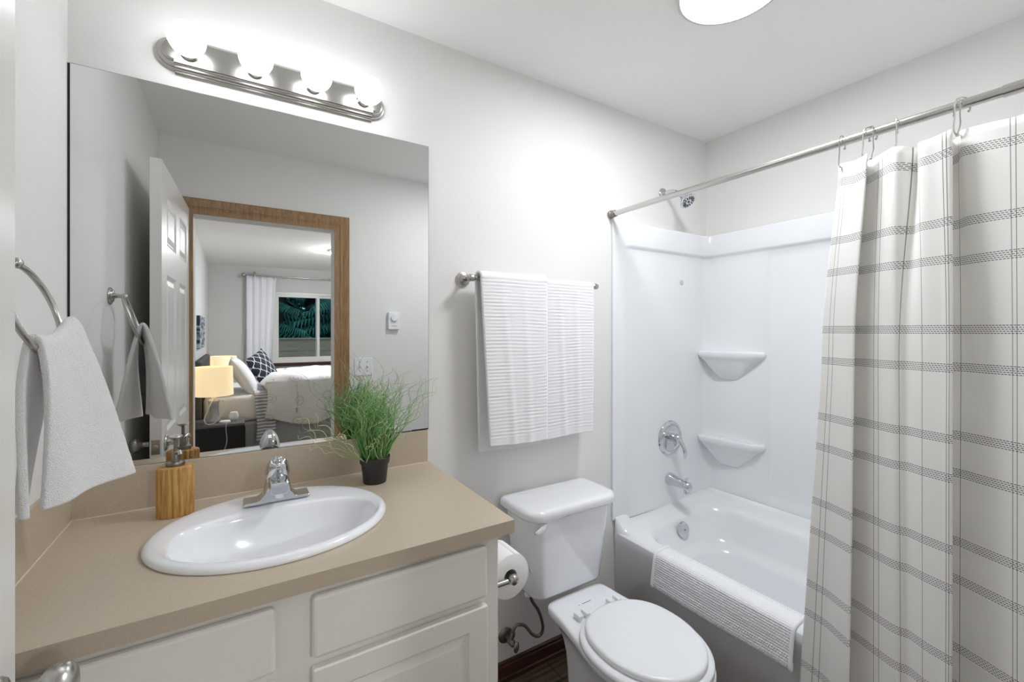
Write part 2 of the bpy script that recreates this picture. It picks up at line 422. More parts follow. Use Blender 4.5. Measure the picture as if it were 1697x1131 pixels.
# ================================================================== BATHROOM DOOR (open against the side wall)
hx, hy, lx, ly, DW = -.222, -1.478, -.2475, -.665, .8134
da = math.atan2(ly-hy, lx-hx); ca, sa = math.cos(da), math.sin(da)
def DT(p): return (hx + p[0]*ca - p[1]*sa, hy + p[0]*sa + p[1]*ca, p[2])
door = thing('door_1', (hx, hy, 0), 'white six-panel door standing open along the side wall', 'door'); door['kind'] = 'structure'
def panel_slab(xs, zs, panels, thick, T, inset=.016, depth=.007, field=.022, rise=.005, both=False):
    """slab whose front face (y=0) carries raised panels; xs, zs grid cuts, panels = set of (i, j) cells"""
    bm = bmesh.new(); nx, nz = len(xs), len(zs)
    fr = [[bm.verts.new((x, 0, z)) for x in xs] for z in zs]; bk = [[bm.verts.new((x, thick, z)) for x in xs] for z in zs]
    pf = []
    for j in range(nz-1):
        for i in range(nx-1):
            f = bm.faces.new((fr[j][i], fr[j][i+1], fr[j+1][i+1], fr[j+1][i]))
            g = bm.faces.new((bk[j][i], bk[j+1][i], bk[j+1][i+1], bk[j][i+1]))
            if (i, j) in panels:
                pf.append((f, 1))
                if both: pf.append((g, -1))
    for j in range(nz-1):
        bm.faces.new((fr[j][0], fr[j+1][0], bk[j+1][0], bk[j][0])); bm.faces.new((fr[j][-1], bk[j][-1], bk[j+1][-1], fr[j+1][-1]))
    for i in range(nx-1):
        bm.faces.new((fr[0][i], bk[0][i], bk[0][i+1], fr[0][i+1])); bm.faces.new((fr[-1][i], fr[-1][i+1], bk[-1][i+1], bk[-1][i]))
    for f, sg in pf:
        bmesh.ops.inset_region(bm, faces=[f], thickness=inset, use_even_offset=True)
        for v in f.verts: v.co.y += depth*sg
        bmesh.ops.inset_region(bm, faces=[f], thickness=.004, use_even_offset=True)
        bmesh.ops.inset_region(bm, faces=[f], thickness=field, use_even_offset=True)
        for v in f.verts: v.co.y -= rise*sg
    bm.verts.index_update()
    mb = MB().add([T(v.co) for v in bm.verts], [tuple(v.index for v in f.verts) for f in bm.faces]); bm.free()
    return mb
xs = [0, .115, .355, .458, .698, DW]; zs = [.012, .24, .80, .98, 1.62, 1.74, 1.935, 2.055]
panel_slab(xs, zs, {(i, j) for i in (1, 3) for j in (1, 3, 5)}, .0365, DT, both=True).build('panel_slab', 'white', door, smooth=False)
def knob_profile(): return [(.0, .0), (.032, .0), (.033, .003), (.030, .008), (.020, .011), (.0115, .014), (.0105, .030), (.013, .036), (.024, .042), (.0285, .050), (.0295, .058), (.027, .066), (.019, .072), (.008, .0745), (0, .075)]
kz, kx = .943, DW-.072
for sgn, y0 in ((-1, 0), (1, .0365)):
    c = DT((kx, y0, kz)); d = Vector(DT((kx, y0+sgn, kz))) - Vector(c)
    MB().lathe(knob_profile(), c, d, 36).build('door_knob', 'nickel', door, ang=50)
lp = MB().box(DW, DW+.0015, .005, .0315, kz-.028, kz+.028, T=DT).build('latch_plate', 'nickel', door, smooth=False, bevel=.0006)
MB().lathe([(0, 0), (.009, 0), (.009, .007), (.007, .009), (0, .009)], DT((DW+.001, .018, kz)), Vector(DT((1, 0, 0)))-Vector(DT((0, 0, 0))), 20).build('latch_bolt', 'nickel', lp)
for z in (.25, 1.05, 1.85):
    MB().tube([DT((-.004, -.005, z-.045)), DT((-.004, -.005, z+.045))], .006, 10).build('hinge', 'nickel', door)

# ================================================================== VANITY
van = thing('vanity_cabinet', (.0975, -.28, 0), 'white painted vanity cabinet under the tan countertop', 'cabinet')
CX1 = .550
def rect4(x0, x1, y0, y1, z): return [(x0, y0, z), (x1, y0, z), (x1, y1, z), (x0, y1, z)]
MB().rings([rect4(XL+.002, CX1, -.555, -.002, .10), rect4(XL+.002, CX1, -.555, -.002, .888), rect4(XL+.020, CX1-.016, -.537, -.014, .888), rect4(XL+.020, CX1-.016, -.537, -.014, .118)]).build('carcass', 'cab', van, smooth=False, bevel=.0015, seg=2)
B(XL+.002, CX1-.001, -.485, -.003, 0, .0995).build('plinth', 'cab', van, smooth=False)
def front(x0, x1, z0, z1, panel):
    T = lambda p: (p[0], -.575 + p[1], p[2])
    if panel:
        return panel_slab([x0, x0+.052, x1-.052, x1], [z0, z0+.052, z1-.052, z1], {(1, 1)}, .0195, T, inset=.009, depth=.007, field=.020, rise=.005)
    return panel_slab([x0, x1], [z0, z1], set(), .0195, T)
for x0, x1 in ((-.322, .061), (.124, .511)):
    dr = front(x0, x1, .750, .873, False).build('false_drawer_front', 'cab', van, smooth=False, bevel=.008, seg=3)
    front(x0, x1, .135, .731, True).build('cabinet_door', 'cab', van, smooth=False, bevel=.004, seg=2)

# countertop with an oval cut-out
SCX, SCY, SA, SB = .083, -.296, .254, .217
CX2, CY = .583, -.580
ct = thing('countertop', (.114, -.29, .89), 'tan laminate vanity countertop with a low upstand at wall', 'countertop')
def ring_rect(z, n=96):
    R = []
    for k in range(n):
        a = 2*PI*k/n; dx, dy = math.cos(a), math.sin(a); t = 1e9
        for (b, d) in ((CX2-SCX, dx), (XL-SCX, dx), (0-SCY, dy), (CY-SCY, dy)):
            if abs(d) > 1e-9 and b/d > 0: t = min(t, b/d)
        R.append([SCX+dx*t, SCY+dy*t, z])
    for cx, cy in ((CX2, 0), (XL, 0), (XL, CY), (CX2, CY)):   # snap the closest station to each true corner
        q = min(R, key=lambda p: (p[0]-cx)**2+(p[1]-cy)**2); q[0], q[1] = cx, cy
    return R
def ring_el(z, f=1.0, n=96): return [(SCX+SA*f*math.cos(2*PI*k/n), SCY+SB*f*math.sin(2*PI*k/n), z) for k in range(n)]
CZ, CB = .922, .890
MB().rings([ring_rect(CB), ring_rect(CZ-.0012), ring_rect(CZ), ring_el(CZ, .95), ring_el(CB, .95), ring_rect(CB)], c0=False, c1=False).build('worktop', 'lam', ct, smooth=False, weld=True)
B(XL, .577, -.0105, 0, CZ, 1.0365).build('backsplash', 'lam', ct, smooth=False, bevel=.001, seg=2)
B(XL, XL+.0085, CY+.02, -.0105, CZ, 1.0365).build('side_splash', 'lam', ct, smooth=False, bevel=.001, seg=2)

MB().tube([(XL+.009, -.0118, CZ+.0006), (.577, -.0118, CZ+.0006)], .0019, 8).build('caulk_line', 'caulk', ct)
MB().tube([(XL+.0098, CY+.03, CZ+.0006), (XL+.0098, -.011, CZ+.0006)], .0019, 8).build('caulk_line', 'caulk', ct)
# sink
snk = thing('bathroom_sink', (SCX, SCY, CZ), 'white oval drop-in sink set in the tan countertop', 'sink')
def inner(f, z, n=96, cx=.090, cy=-.338, a=.214, bf=.138, bb=.126):
    R = []
    for k in range(n):
        t = 2*PI*k/n; c, s = math.cos(t), math.sin(t)
        e = 2.15 if s < 0 else 2.9
        x = math.copysign(abs(c)**(2/e), c)*a; y = math.copysign(abs(s)**(2/e), s)*(bb if s > 0 else bf)
        R.append((cx+x*f, cy+y*f, z))
    return R
def blend(A, Bq, t, z): return [(lerp(a[0], b[0], t), lerp(a[1], b[1], t), z) for a, b in zip(A, Bq)]
E0 = ring_el(CZ, 1.0); I0 = inner(1.0, CZ)
R = [ring_el(CZ+.0005, .93), ring_el(CZ+.0005, .998), ring_el(CZ+.003, 1.004), ring_el(CZ+.008, 1.0), ring_el(CZ+.0125, .985), ring_el(CZ+.0155, .962), ring_el(CZ+.0165, .938)]
E1 = ring_el(CZ, .938)
R += [blend(E1, I0, t, CZ+z) for t, z in ((.30, .0155), (.62, .0130), (.86, .0110), (.96, .0095))]
R += [inner(.995, CZ+.005), inner(.975, CZ-.004), inner(.945, CZ-.020), inner(.90, CZ-.042), inner(.835, CZ-.066), inner(.75, CZ-.089), inner(.64, CZ-.110), inner(.51, CZ-.127), inner(.37, CZ-.140), inner(.22, CZ-.148), inner(.08, CZ-.151)]
MB().rings(R, c0=False, c1=True).build('basin', 'porc', snk, ang=180)
MB().lathe([(.0, 0), (.021, 0), (.021, .0015), (.017, .002), (.012, -.004), (0, -.004)], (.09, -.338, CZ-.1505), n=24).build('drain', 'chrome', snk)

# faucet
FX, FY, FZ = .091, -.158, CZ+.0158
fau = thing('faucet', (FX, FY, FZ), 'chrome single-handle faucet standing on the sink rim', 'faucet')
def sect(x, hy, z1, top):  # cross section of the bridge base: trapezoid in y-z
    return [(x, FY-hy, FZ), (x, FY-hy, FZ+z1), (x, FY-top, FZ+z1+.0), (x, FY+top, FZ+z1), (x, FY+hy, FZ+z1), (x, FY+hy, FZ)]
st = [(-.078, .026, .004), (-.076, .027, .007), (-.048, .027, .007), (-.040, .027, .011), (-.028, .026, .026), (-.020, .025, .034), (.020, .025, .034), (.028, .026, .026), (.040, .027, .011), (.048, .027, .007), (.076, .027, .007), (.078, .026, .004)]
MB().rings([sect(FX+a, b, c, b*.8) for a, b, c in st]).build('base_plate', 'chrome', fau, ang=20, bevel=.0012, seg=2)
bd = []
for z, hw, yb, yf, r in ((.004, .036, .025, -.024, .008), (.020, .0345, .025, -.024, .010), (.036, .0315, .024, -.024, .012), (.052, .0285, .023, -.024, .014), (.064, .0265, .022, -.022, .016), (.068, .022, .017, -.018, .015)):
    bd.append([(FX+p[0], FY+p[1], FZ+z) for p in rrect(-hw, hw, yf, yb, r, 8)])
MB().rings(bd).build('body_column', 'chrome', fau, ang=40)
sp = []
for yy, zc, hw, hh in ((.0, .046, .023, .017), (-.025, .050, .0225, .017), (-.055, .0535, .0215, .016), (-.080, .0545, .0208, .0150), (-.0915, .0545, .0205, .0148), (-.0935, .0545, .0190, .0132)):
    sp.append([(FX+p[0], FY+yy, FZ+zc+p[1]) for p in rrect(-hw, hw, -hh, hh, .0035, 3)])
MB().rings(sp).build('spout', 'chrome', fau, ang=30)
MB().lathe([(0, .0), (.0105, .0), (.0105, -.009), (.009, -.0115), (0, -.0115)], (FX, FY-.080, FZ+.0400), n=20).build('aerator', 'plastic', fau)
ha = Vector((0, -.50, .87)).normalized()
hn = MB().lathe([(0, 0), (.0262, 0), (.0292, .003), (.0298, .010), (.0290, .021), (.0265, .033), (.0225, .043), (.0188, .0490), (.0165, .0510), (.0148, .0512), (0, .0500)], (FX, FY-.002, FZ+.065), ha, 44, ref=(1, 0, 0)).build('handle', 'chrome', fau, ang=40)
lv = []
for d, h, hw, hh in ((.012, .036, .017, .007), (.024, .044, .0160, .0065), (.036, .052, .0145, .0055), (.044, .058, .0115, .0042), (.047, .060, .006, .0025)):
    c = Vector((FX, FY-.002-d*.75, FZ+.060+h*.98))
    lv.append([(c.x+hw*math.cos(a), c.y+hh*math.sin(a)*.6, c.z+hh*math.sin(a)) for a in [2*PI*k/24 for k in range(24)]])
MB().rings(lv).build('lever', 'chrome', hn, ang=60)
MB().sphere((FX, FY-.0445, FZ+.084), .0026, 12, 8).build('temperature_dot', 'dknickel', hn)

# soap dispenser: reeded oval wooden bottle
SX, SY = -.1335, -.098
sd = thing('soap_dispenser', (SX, SY, CZ), 'reeded oval wooden soap dispenser with grey pump beside sink', 'soap dispenser')
def reed(z, f=1.0, amp=.0017, n=288):
    R = []
    for k in range(n):
        t = 2*PI*k/n
        ph = (t/(2*PI)*18) % 1.0
        am = amp*(abs(math.sin(PI*ph))*2-1)
        a, b = .0385*f+am, .0270*f+am
        x, y = a*math.cos(t), b*math.sin(t); r = .05
        R.append((SX + x*math.cos(r)-y*math.sin(r), SY + x*math.sin(r)+y*math.cos(r), z))
    return R
MB().rings([reed(CZ, .96, .0006), reed(CZ+.002, .99), reed(CZ+.120, .985), reed(CZ+.1235, .955, .001), reed(CZ+.1250, .90, 0), reed(CZ+.1250, .4, 0)]).build('bottle', 'soapw', sd, ang=40)
el = dict(sx=1.0, sy=.72, ref=(1, .05, 0), n=40)
MB().lathe([(0, 0), (.0195, 0), (.0200, .0015), (.0200, .0095), (.0192, .0105), (0, .0105)], (SX, SY, CZ+.125), **el).build('pump_collar', 'dknickel', sd)
MB().lathe([(0, 0), (.0085, 0), (.0085, .024), (.0075, .026), (0, .026)], (SX, SY, CZ+.1355), n=24).build('pump_barrel', 'dknickel', sd)
MB().tube([(SX, SY, CZ+.158), (SX, SY, CZ+.195)], .0042, 16).build('pump_stem', 'dknickel', sd)
MB().lathe([(0, 0), (.004, 0), (.0075, .003), (.0150, .0085), (.0158, .0105), (.0150, .0118), (0, .0118)], (SX, SY, CZ+.189), n=32).build('pump_head', 'nickel', sd)
MB().tube([(SX, SY, CZ+.155), (SX+.006, SY-.010, CZ+.162), (SX+.010, SY-.018, CZ+.163), (SX+.012, SY-.0225, CZ+.156)], [.0062, .006, .0054, .005], 14).build('nozzle', 'nickel', sd)

# grass in a pot
PX, PY = .362, -.118
pl = thing('potted_grass', (PX, PY, CZ), 'small black pot of curly artificial grass on the countertop', 'potted plant')
MB().lathe([(0, .0), (.0330, .0), (.0345, .002), (.0405, .060), (.0440, .0605), (.0462, .079), (.0452, .0805), (.0425, .0795), (.0405, .066), (0, .066)], (PX, PY, CZ), n=48).build('pot', 'black', pl, ang=30)
MB().lathe([(0, .064), (.0405, .064), (.0408, .068), (.02, .0715), (0, .072)], (PX, PY, CZ), n=32).build('soil', 'soil', pl)
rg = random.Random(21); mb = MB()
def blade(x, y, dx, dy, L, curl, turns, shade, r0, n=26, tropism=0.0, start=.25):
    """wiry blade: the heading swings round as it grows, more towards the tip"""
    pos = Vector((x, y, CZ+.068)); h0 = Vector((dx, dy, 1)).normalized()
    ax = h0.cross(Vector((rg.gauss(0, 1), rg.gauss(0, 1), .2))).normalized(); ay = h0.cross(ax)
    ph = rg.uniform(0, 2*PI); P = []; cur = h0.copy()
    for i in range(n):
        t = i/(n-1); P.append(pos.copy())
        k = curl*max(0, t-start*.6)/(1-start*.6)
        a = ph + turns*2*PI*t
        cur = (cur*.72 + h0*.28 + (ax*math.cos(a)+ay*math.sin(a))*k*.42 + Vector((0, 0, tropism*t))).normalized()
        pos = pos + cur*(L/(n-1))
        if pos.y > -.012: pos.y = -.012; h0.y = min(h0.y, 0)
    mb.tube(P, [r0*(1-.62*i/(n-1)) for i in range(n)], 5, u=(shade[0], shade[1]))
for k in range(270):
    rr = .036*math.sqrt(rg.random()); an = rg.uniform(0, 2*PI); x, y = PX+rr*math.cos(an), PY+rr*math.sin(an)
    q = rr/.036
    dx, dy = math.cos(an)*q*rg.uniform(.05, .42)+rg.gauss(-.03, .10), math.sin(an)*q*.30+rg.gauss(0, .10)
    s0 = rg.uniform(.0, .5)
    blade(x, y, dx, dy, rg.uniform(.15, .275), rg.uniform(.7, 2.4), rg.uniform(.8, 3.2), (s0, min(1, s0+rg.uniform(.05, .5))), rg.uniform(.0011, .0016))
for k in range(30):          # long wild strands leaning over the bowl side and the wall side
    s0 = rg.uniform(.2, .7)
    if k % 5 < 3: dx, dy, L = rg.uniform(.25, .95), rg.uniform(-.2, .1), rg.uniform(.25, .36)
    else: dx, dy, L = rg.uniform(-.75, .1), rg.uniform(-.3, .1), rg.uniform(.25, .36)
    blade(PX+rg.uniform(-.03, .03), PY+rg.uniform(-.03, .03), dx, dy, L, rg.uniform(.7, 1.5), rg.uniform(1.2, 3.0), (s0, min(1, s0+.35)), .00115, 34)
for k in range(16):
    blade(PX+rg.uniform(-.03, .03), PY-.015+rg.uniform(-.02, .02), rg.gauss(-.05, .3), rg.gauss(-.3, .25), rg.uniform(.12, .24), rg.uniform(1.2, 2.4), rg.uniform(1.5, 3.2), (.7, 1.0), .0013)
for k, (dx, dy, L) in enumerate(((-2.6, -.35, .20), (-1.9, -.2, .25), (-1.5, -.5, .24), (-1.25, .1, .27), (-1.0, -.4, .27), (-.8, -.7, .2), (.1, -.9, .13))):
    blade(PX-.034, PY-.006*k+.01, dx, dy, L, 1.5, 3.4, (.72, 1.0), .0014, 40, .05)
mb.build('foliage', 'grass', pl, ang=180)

# mirror
mir = thing('wall_mirror', (.113, 0, 1.0375), 'large frameless wall mirror above the vanity', 'mirror')
B(-.3495, .5805, -.0055, -.0005, 1.0385, 2.0510).build('mirror_glass', 'mirror', mir, smooth=False)
mb = MB(); mb.box(-.3545, -.3500, -.0040, -.0004, 1.0385, 2.0515); mb.build('edge_strip', 'dark', mir, smooth=False)
MB().box(-.3495, .5810, -.0045, -.0004, 2.0512, 2.0524).build('edge_strip', 'dknickel', mir, smooth=False)
MB().box(.5808, .5820, -.0045, -.0004, 1.0385, 2.0520).build('edge_strip', 'dknickel', mir, smooth=False)

MB().box(.30, .5800, -.0062, -.0050, 1.0372, 1.0402).build('edge_strip', 'dark', mir, smooth=False)
MB().box(.520, .5805, -.0062, -.0050, 1.0400, 1.0420).build('edge_strip', 'dark', mir, smooth=False)
# vanity light bar
VX0, VX1, VZ = -.143, .379, 2.1405
vl = thing('vanity_light', (.118, 0, VZ), 'brushed nickel light bar with four globe bulbs over mirror', 'wall light')
def stadium(i, y):
    Hh, Rr, n = .0525-i, .0445-i, 16; P = []
    P.append((VX1, y, VZ-Hh))
    for k in range(n+1):
        a = -PI/2 + PI*k/n; P.append((VX1+.001+Rr*math.cos(a), y, VZ+Rr*math.sin(a)))
    P.append((VX1, y, VZ+Hh)); P.append((VX0, y, VZ+Hh))
    for k in range(n+1):
        a = PI/2 + PI*k/n; P.append((VX0-.001+Rr*math.cos(a), y, VZ+Rr*math.sin(a)))
    P.append((VX0, y, VZ-Hh)); return P
MB().rings([stadium(0, 0), stadium(0, -.005), stadium(.003, -.009), stadium(.007, -.010), stadium(.008, -.018), stadium(.012, -.022), stadium(.016, -.023), stadium(.017, -.030), stadium(.020, -.033), stadium(.024, -.0335)]).build('mounting_plate', 'nickel', vl, ang=25)
for x in (-.110, .0435, .1975, .348):
    s = MB().lathe([(0, 0), (.021, 0), (.022, .002), (.0205, .005), (.0205, .022), (.0190, .025), (.016, .026), (0, .026)], (x, -.0335, VZ-.002), (0, -1, 0), 28).build('socket', 'nickel', vl)
    MB().lathe([(0, .0), (.014, .0), (.0165, .006), (.0265, .014), (.0355, .024), (.0408, .037), (.0422, .047), (.0405, .058), (.0350, .070), (.0255, .080), (.0130, .0865), (0, .0885)], (x, -.0560, VZ-.001), (0, -1, 0), 36).build('globe_bulb', 'bulb', s, ang=180)

# towel ring + hand towel on the side wall
tr = thing('towel_ring', (XL, -.425, 1.505), 'brushed nickel towel ring on the side wall by the mirror', 'towel ring')
MB().lathe([(0, 0), (.0275, 0), (.0285, .003), (.0265, .006), (.021, .007), (.0195, .011), (.012, .013), (0, .013)], (XL, -.425, 1.505), (1, 0, 0), 36).build('mounting_plate', 'nickel', tr, ang=30)
MB().lathe([(0, .012), (.0085, .012), (.007, .020), (.0065, .030), (.0085, .034), (.0095, .038), (.0085, .043), (.004, .046), (0, .0465)], (XL, -.425, 1.505), (1, 0, 0), 24).build('post', 'nickel', tr, ang=50)
e1 = Vector((.075, .997, 0)).normalized(); dn = Vector((.285, 0, -.958)); dn = (dn - e1*dn.dot(e1)).normalized()
RC = Vector((-.3185, -.425, 1.503)) + dn*.081
ringP = [RC + e1*(.081*math.sin(2*PI*k/64)) - dn*(.081*math.cos(2*PI*k/64)) for k in range(65)]
MB().tube(ringP, .0052, 12).build('ring', 'nickel', tr)
def ht(s, t):
    T0, T1 = Vector((-.283, -.478, 1.372)), Vector((-.262, -.368, 1.404))
    top = T0.lerp(T1, s); top.z = 1.372 + .034*s - .016*math.sin(PI*s)
    if t >= 0:
        bot = Vector((-.273, -.497, 1.098)).lerp(Vector((-.186, -.322, 1.098)), s)
        bot += Vector((.010, -.005, 0))*math.sin(s*2*PI*1.2)
    else:
        bot = Vector((-.287, -.508, 1.090)).lerp(Vector((-.330, -.360, 1.098)), s)
    a = abs(t); k = a**1.15
    p = top.lerp(bot, k); p.z = lerp(top.z, bot.z, a)
    bul = .013*math.sin(PI*a**.55)*(1 if t >= 0 else -1)
    p.x += bul + .0035*math.sin(8*s+2*a)*a; p.y += .003*math.sin(7*s+1)*a
    p.z += .0115*math.sqrt(max(0, 1-min(1, a*9)))
    p.x = max(p.x, -.343)
    p.x += .0012*noise.noise(Vector((s*30, t*60, 3)));  return p
hts = MB().grid(lambda u, v: ht(u, v*2-1), 40, 110)
tw = hts.build('hand_towel', 'terry', None, ang=180, solid=.011, soff=0, bevel=0, sub=1, org=(-.27, -.43, 1.40))
tag(tw, 'thick white terry hand towel draped through the towel ring', 'towel')

# ================================================================== TOWEL BAR
TBZ, TBY = 1.583, -.075
tb = thing('towel_bar', (1.016, 0, TBZ), 'brushed nickel towel bar on the wall above the toilet', 'towel bar')
MB().tube([(.718, TBY, TBZ), (1.314, TBY, TBZ)], .0078, 20).build('bar', 'nickel', tb)
for x in (.718, 1.314):
    MB().lathe([(0, 0), (.0275, 0), (.0290, .003), (.0275, .006), (.022, .0075), (.0205, .012), (.013, .015), (.0085, .020), (.0078, .052), (.0105, .056), (.0125, .062), (0, .063)], (x, 0, TBZ), (0, -1, 0), 36).build('end_post', 'nickel', tb, ang=40)
    MB().lathe([(0, -.016), (.007, -.0155), (.0115, -.012), (.0128, -.004), (.0128, .004), (.0115, .012), (.007, .0155), (0, .016)], (x, TBY, TBZ), (1, 0, 0), 28).build('end_cap', 'nickel', tb, ang=60)
def bar_towel(xa, xb, xc, xd, zf, zb, seed, label, R0):
    """xa..xb at the bar, xc..xd at the hem; zf / zb front and back hem heights"""
    yb, yf = TBY+R0, TBY-R0
    Lb, Lf, La = TBZ-zb, TBZ-zf, PI*R0; tot = Lb+La+Lf
    def fn(u, v):
        s = v*tot
        if s < Lb:
            k = 1-s/Lb; y = yb + .006*k*k; z = zb+s; nrm = 1; d = k
        elif s < Lb+La:
            a = (s-Lb)/R0; y = TBY+R0*math.cos(a); z = TBZ+R0*math.sin(a); nrm = 0; d = 0
        else:
            q = s-Lb-La; k = q/Lf; y = yf - .008*math.sin(PI*k*.5); z = TBZ-q; nrm = -1; d = k
        dd = d if nrm < 0 else d*.55
        x = lerp(lerp(xa, xc, dd), lerp(xb, xd, dd), u)
        ph = 2*PI*s/.0128 + 2.2*noise.noise(Vector((x*6, s*9, seed)))
        am = .0012*(.6+.9*noise.noise(Vector((x*14, s*40, seed+3))))
        if min(s, tot-s) < .024: am *= .2
        rib = am*math.sin(ph)
        fold = .005*math.exp(-((u-.28-.12*d)/.05)**2) + .005*math.exp(-((u-.62-.05*d)/.06)**2)
        wr = d**.5*(fold + .006*noise.noise(Vector((x*8+seed, s*1.4, .3))))
        ed = .004*(abs(u*2-1)**8)
        if nrm < 0: y -= rib + wr - ed
        elif nrm > 0: y += rib*.6 - ed
        else: z += rib*.6
        z += .004*math.sin(u*4+seed)*d
        return (x, y, z)
    o = MB().grid(fn, 44, 460).build('bath_towel', 'towelw', None, ang=180, solid=.0085, soff=0, org=(xa, TBY, TBZ))
    return tag(o, label, 'towel', 'towels on the towel bar')
bar_towel(.744, 1.040, .776, 1.036, .967, .935, 2.0, 'white ribbed towel hanging on the bar, the half towards the mirror', .0240)
bar_towel(1.030, 1.296, 1.028, 1.284, .962, .972, 5.0, 'white ribbed towel hanging on the bar, the half towards the shower', .0135)

# ================================================================== TOILET
TX = 1.092
to = thing('toilet', (TX, -.36, 0), 'white two-piece toilet with its lid closed', 'toilet')
def ring_from(prof, z, n=7):
    """half profile [(y, half width)] front -> back, both ends closed by the first/last points"""
    right = [(TX+wd, y, z) for y, wd in prof]; left = [(TX-wd, y, z) for y, wd in reversed(prof)]
    pts = right + left
    pts = [p for i, p in enumerate(pts) if i == 0 or (Vector(p)-Vector(pts[i-1])).length > 1e-4]
    return [tuple(p) for p in cat(pts, n, True)]
def P_(*v): return list(v)
rim = P_((-.748, .035), (-.735, .085), (-.695, .130), (-.63, .164), (-.55, .179), (-.47, .176), (-.39, .160), (-.31, .146), (-.24, .139), (-.212, .132), (-.200, .110), (-.197, .055))
def scl(pr, fx, y0, y1):  # widths * fx, y range remapped to y0 (front) .. y1 (back)
    a, b = pr[0][0], pr[-1][0]
    return [(lerp(y0, y1, (y-a)/(b-a)), wd*fx) for y, wd in pr]
foot = P_((-.62, .03), (-.61, .065), (-.58, .092), (-.52, .108), (-.44, .112), (-.36, .110), (-.28, .108), (-.22, .106), (-.18, .104), (-.15, .100), (-.135, .085), (-.13, .04))
waist = P_((-.60, .03), (-.588, .062), (-.556, .086), (-.51, .098), (-.44, .100), (-.36, .096), (-.28, .094), (-.22, .094), (-.18, .092), (-.15, .088), (-.135, .075), (-.13, .04))
foot, waist = scl(foot, 1, -.62, -.262), scl(waist, 1, -.60, -.262)
def mixp(a, b, t): return [(lerp(p[0], q[0], t), lerp(p[1], q[1], t)) for p, q in zip(a, b)]
lev = [(foot, 0), (scl(foot, .985, -.617, -.265), .02), (mixp(foot, waist, .7), .05), (waist, .12), (mixp(waist, rim, .05), .19), (mixp(waist, rim, .13), .245), (mixp(waist, rim, .26), .288), (mixp(waist, rim, .45), .318), (mixp(waist, rim, .70), .340), (mixp(waist, rim, .92), .355), (rim, .368), (rim, .384), (scl(rim, .978, -.743, -.200), .389), (scl(rim, .93, -.72, -.215), .391)]
MB().rings([ring_from(p, z) for p, z in lev]).build('bowl', 'porc', to, ang=60)
def egg(a, bf, bb, yc, z, n=72):
    R = []
    for k in range(n):
        t = 2*PI*k/n; c, s = math.cos(t), math.sin(t); e = 2.0 if s < 0 else 2.35
        R.append((TX-.006+math.copysign(abs(c)**(2/e), c)*a, yc+math.copysign(abs(s)**(2/e), s)*(bb if s > 0 else bf), z))
    return R
E_ = lambda f, z, g=1.0: egg(.190*f, .212*g, .190*g, -.545, z)
MB().rings([E_(.965, .3935, .97), E_(.995, .3955), E_(1.0, .402), E_(.99, .4095), E_(.96, .4135), E_(.90, .4150, .90)]).build('seat', 'plastic', to, ang=180)
L_ = lambda f, z: egg(.168*f, .196*f, .178*f, -.545, z)
MB().rings([L_(.95, .4155), L_(.985, .4165), L_(1.0, .423), L_(.995, .430), L_(.975, .4345), L_(.93, .4365), L_(.6, .4375), L_(.2, .4378)]).build('seat_lid', 'plastic', to, ang=60)
for dx in (-.076, .076):
    h = MB().lathe([(0, 0), (.016, 0), (.016, .006), (.012, .010), (0, .010)], (TX+dx, -.322, .391), n=20).build('seat_hinge', 'plastic', to)
    MB().box(TX+dx-.026, TX+dx-.012, -.352, -.318, .397, .412).build('hinge_lug', 'plastic', h, bevel=.002)
    MB().box(TX+dx+.008, TX+dx+.022, -.352, -.318, .397, .412).build('hinge_lug', 'plastic', h, bevel=.002)
mk = MB()
for k in range(5): mk.box(TX-.022+k*.0085, TX-.022+k*.0085+.006, -.2750, -.2725, .3908, .3914)
mk.box(TX-.040, TX-.035, -.2745, -.273, .3908, .3914)
mk.build('printed_mark', 'dark', to, smooth=False)
# tank and its lid
def tk(hw, yf, yb, z, rf, rb=.02, n=10): return [(TX-.003+p[0], p[1], z) for p in rrect(-hw, hw, yf, yb, (rb, rb, rf, rf), n)]
TK = [tk(.150, -.180, -.04, .392, .04), tk(.160, -.190, -.034, .396, .045), tk(.167, -.197, -.030, .408, .05), tk(.183, -.208, -.024, .55, .055), tk(.197, -.219, -.020, .702, .06), tk(.190, -.213, -.024, .7035, .06)]
MB().rings(TK).build('tank', 'porc', to, ang=60)
LD = [tk(.207, -.228, -.014, .7045, .062), tk(.215, -.236, -.009, .7065, .066), tk(.219, -.240, -.006, .713, .068), tk(.219, -.240, -.006, .729, .068), tk(.216, -.237, -.009, .738, .066), tk(.208, -.229, -.016, .7435, .060), tk(.190, -.212, -.03, .7455, .05), tk(.08, -.14, -.09, .7462, .02)]
MB().rings(LD).build('tank_lid', 'porc', to, ang=60)
fl = MB().lathe([(0, 0), (.014, 0), (.0145, .004), (.012, .009), (0, .010)], (TX-.158, -.2125, .682), (0, -1, 0), 24).build('flush_lever', 'porc', to)
lvr = []
for dx, dz, hh, yy in ((.012, .006, .008, -.226), (.002, .004, .013, -.229), (-.014, -.001, .013, -.231), (-.030, -.006, .009, -.231), (-.042, -.009, .005, -.230)):
    lvr.append([(TX-.158+dx, yy-.0045*math.cos(a), .682+dz+hh*math.sin(a)) for a in [2*PI*k/16 for k in range(16)]])
MB().rings(lvr).build('lever_arm', 'porc', fl, ang=180)

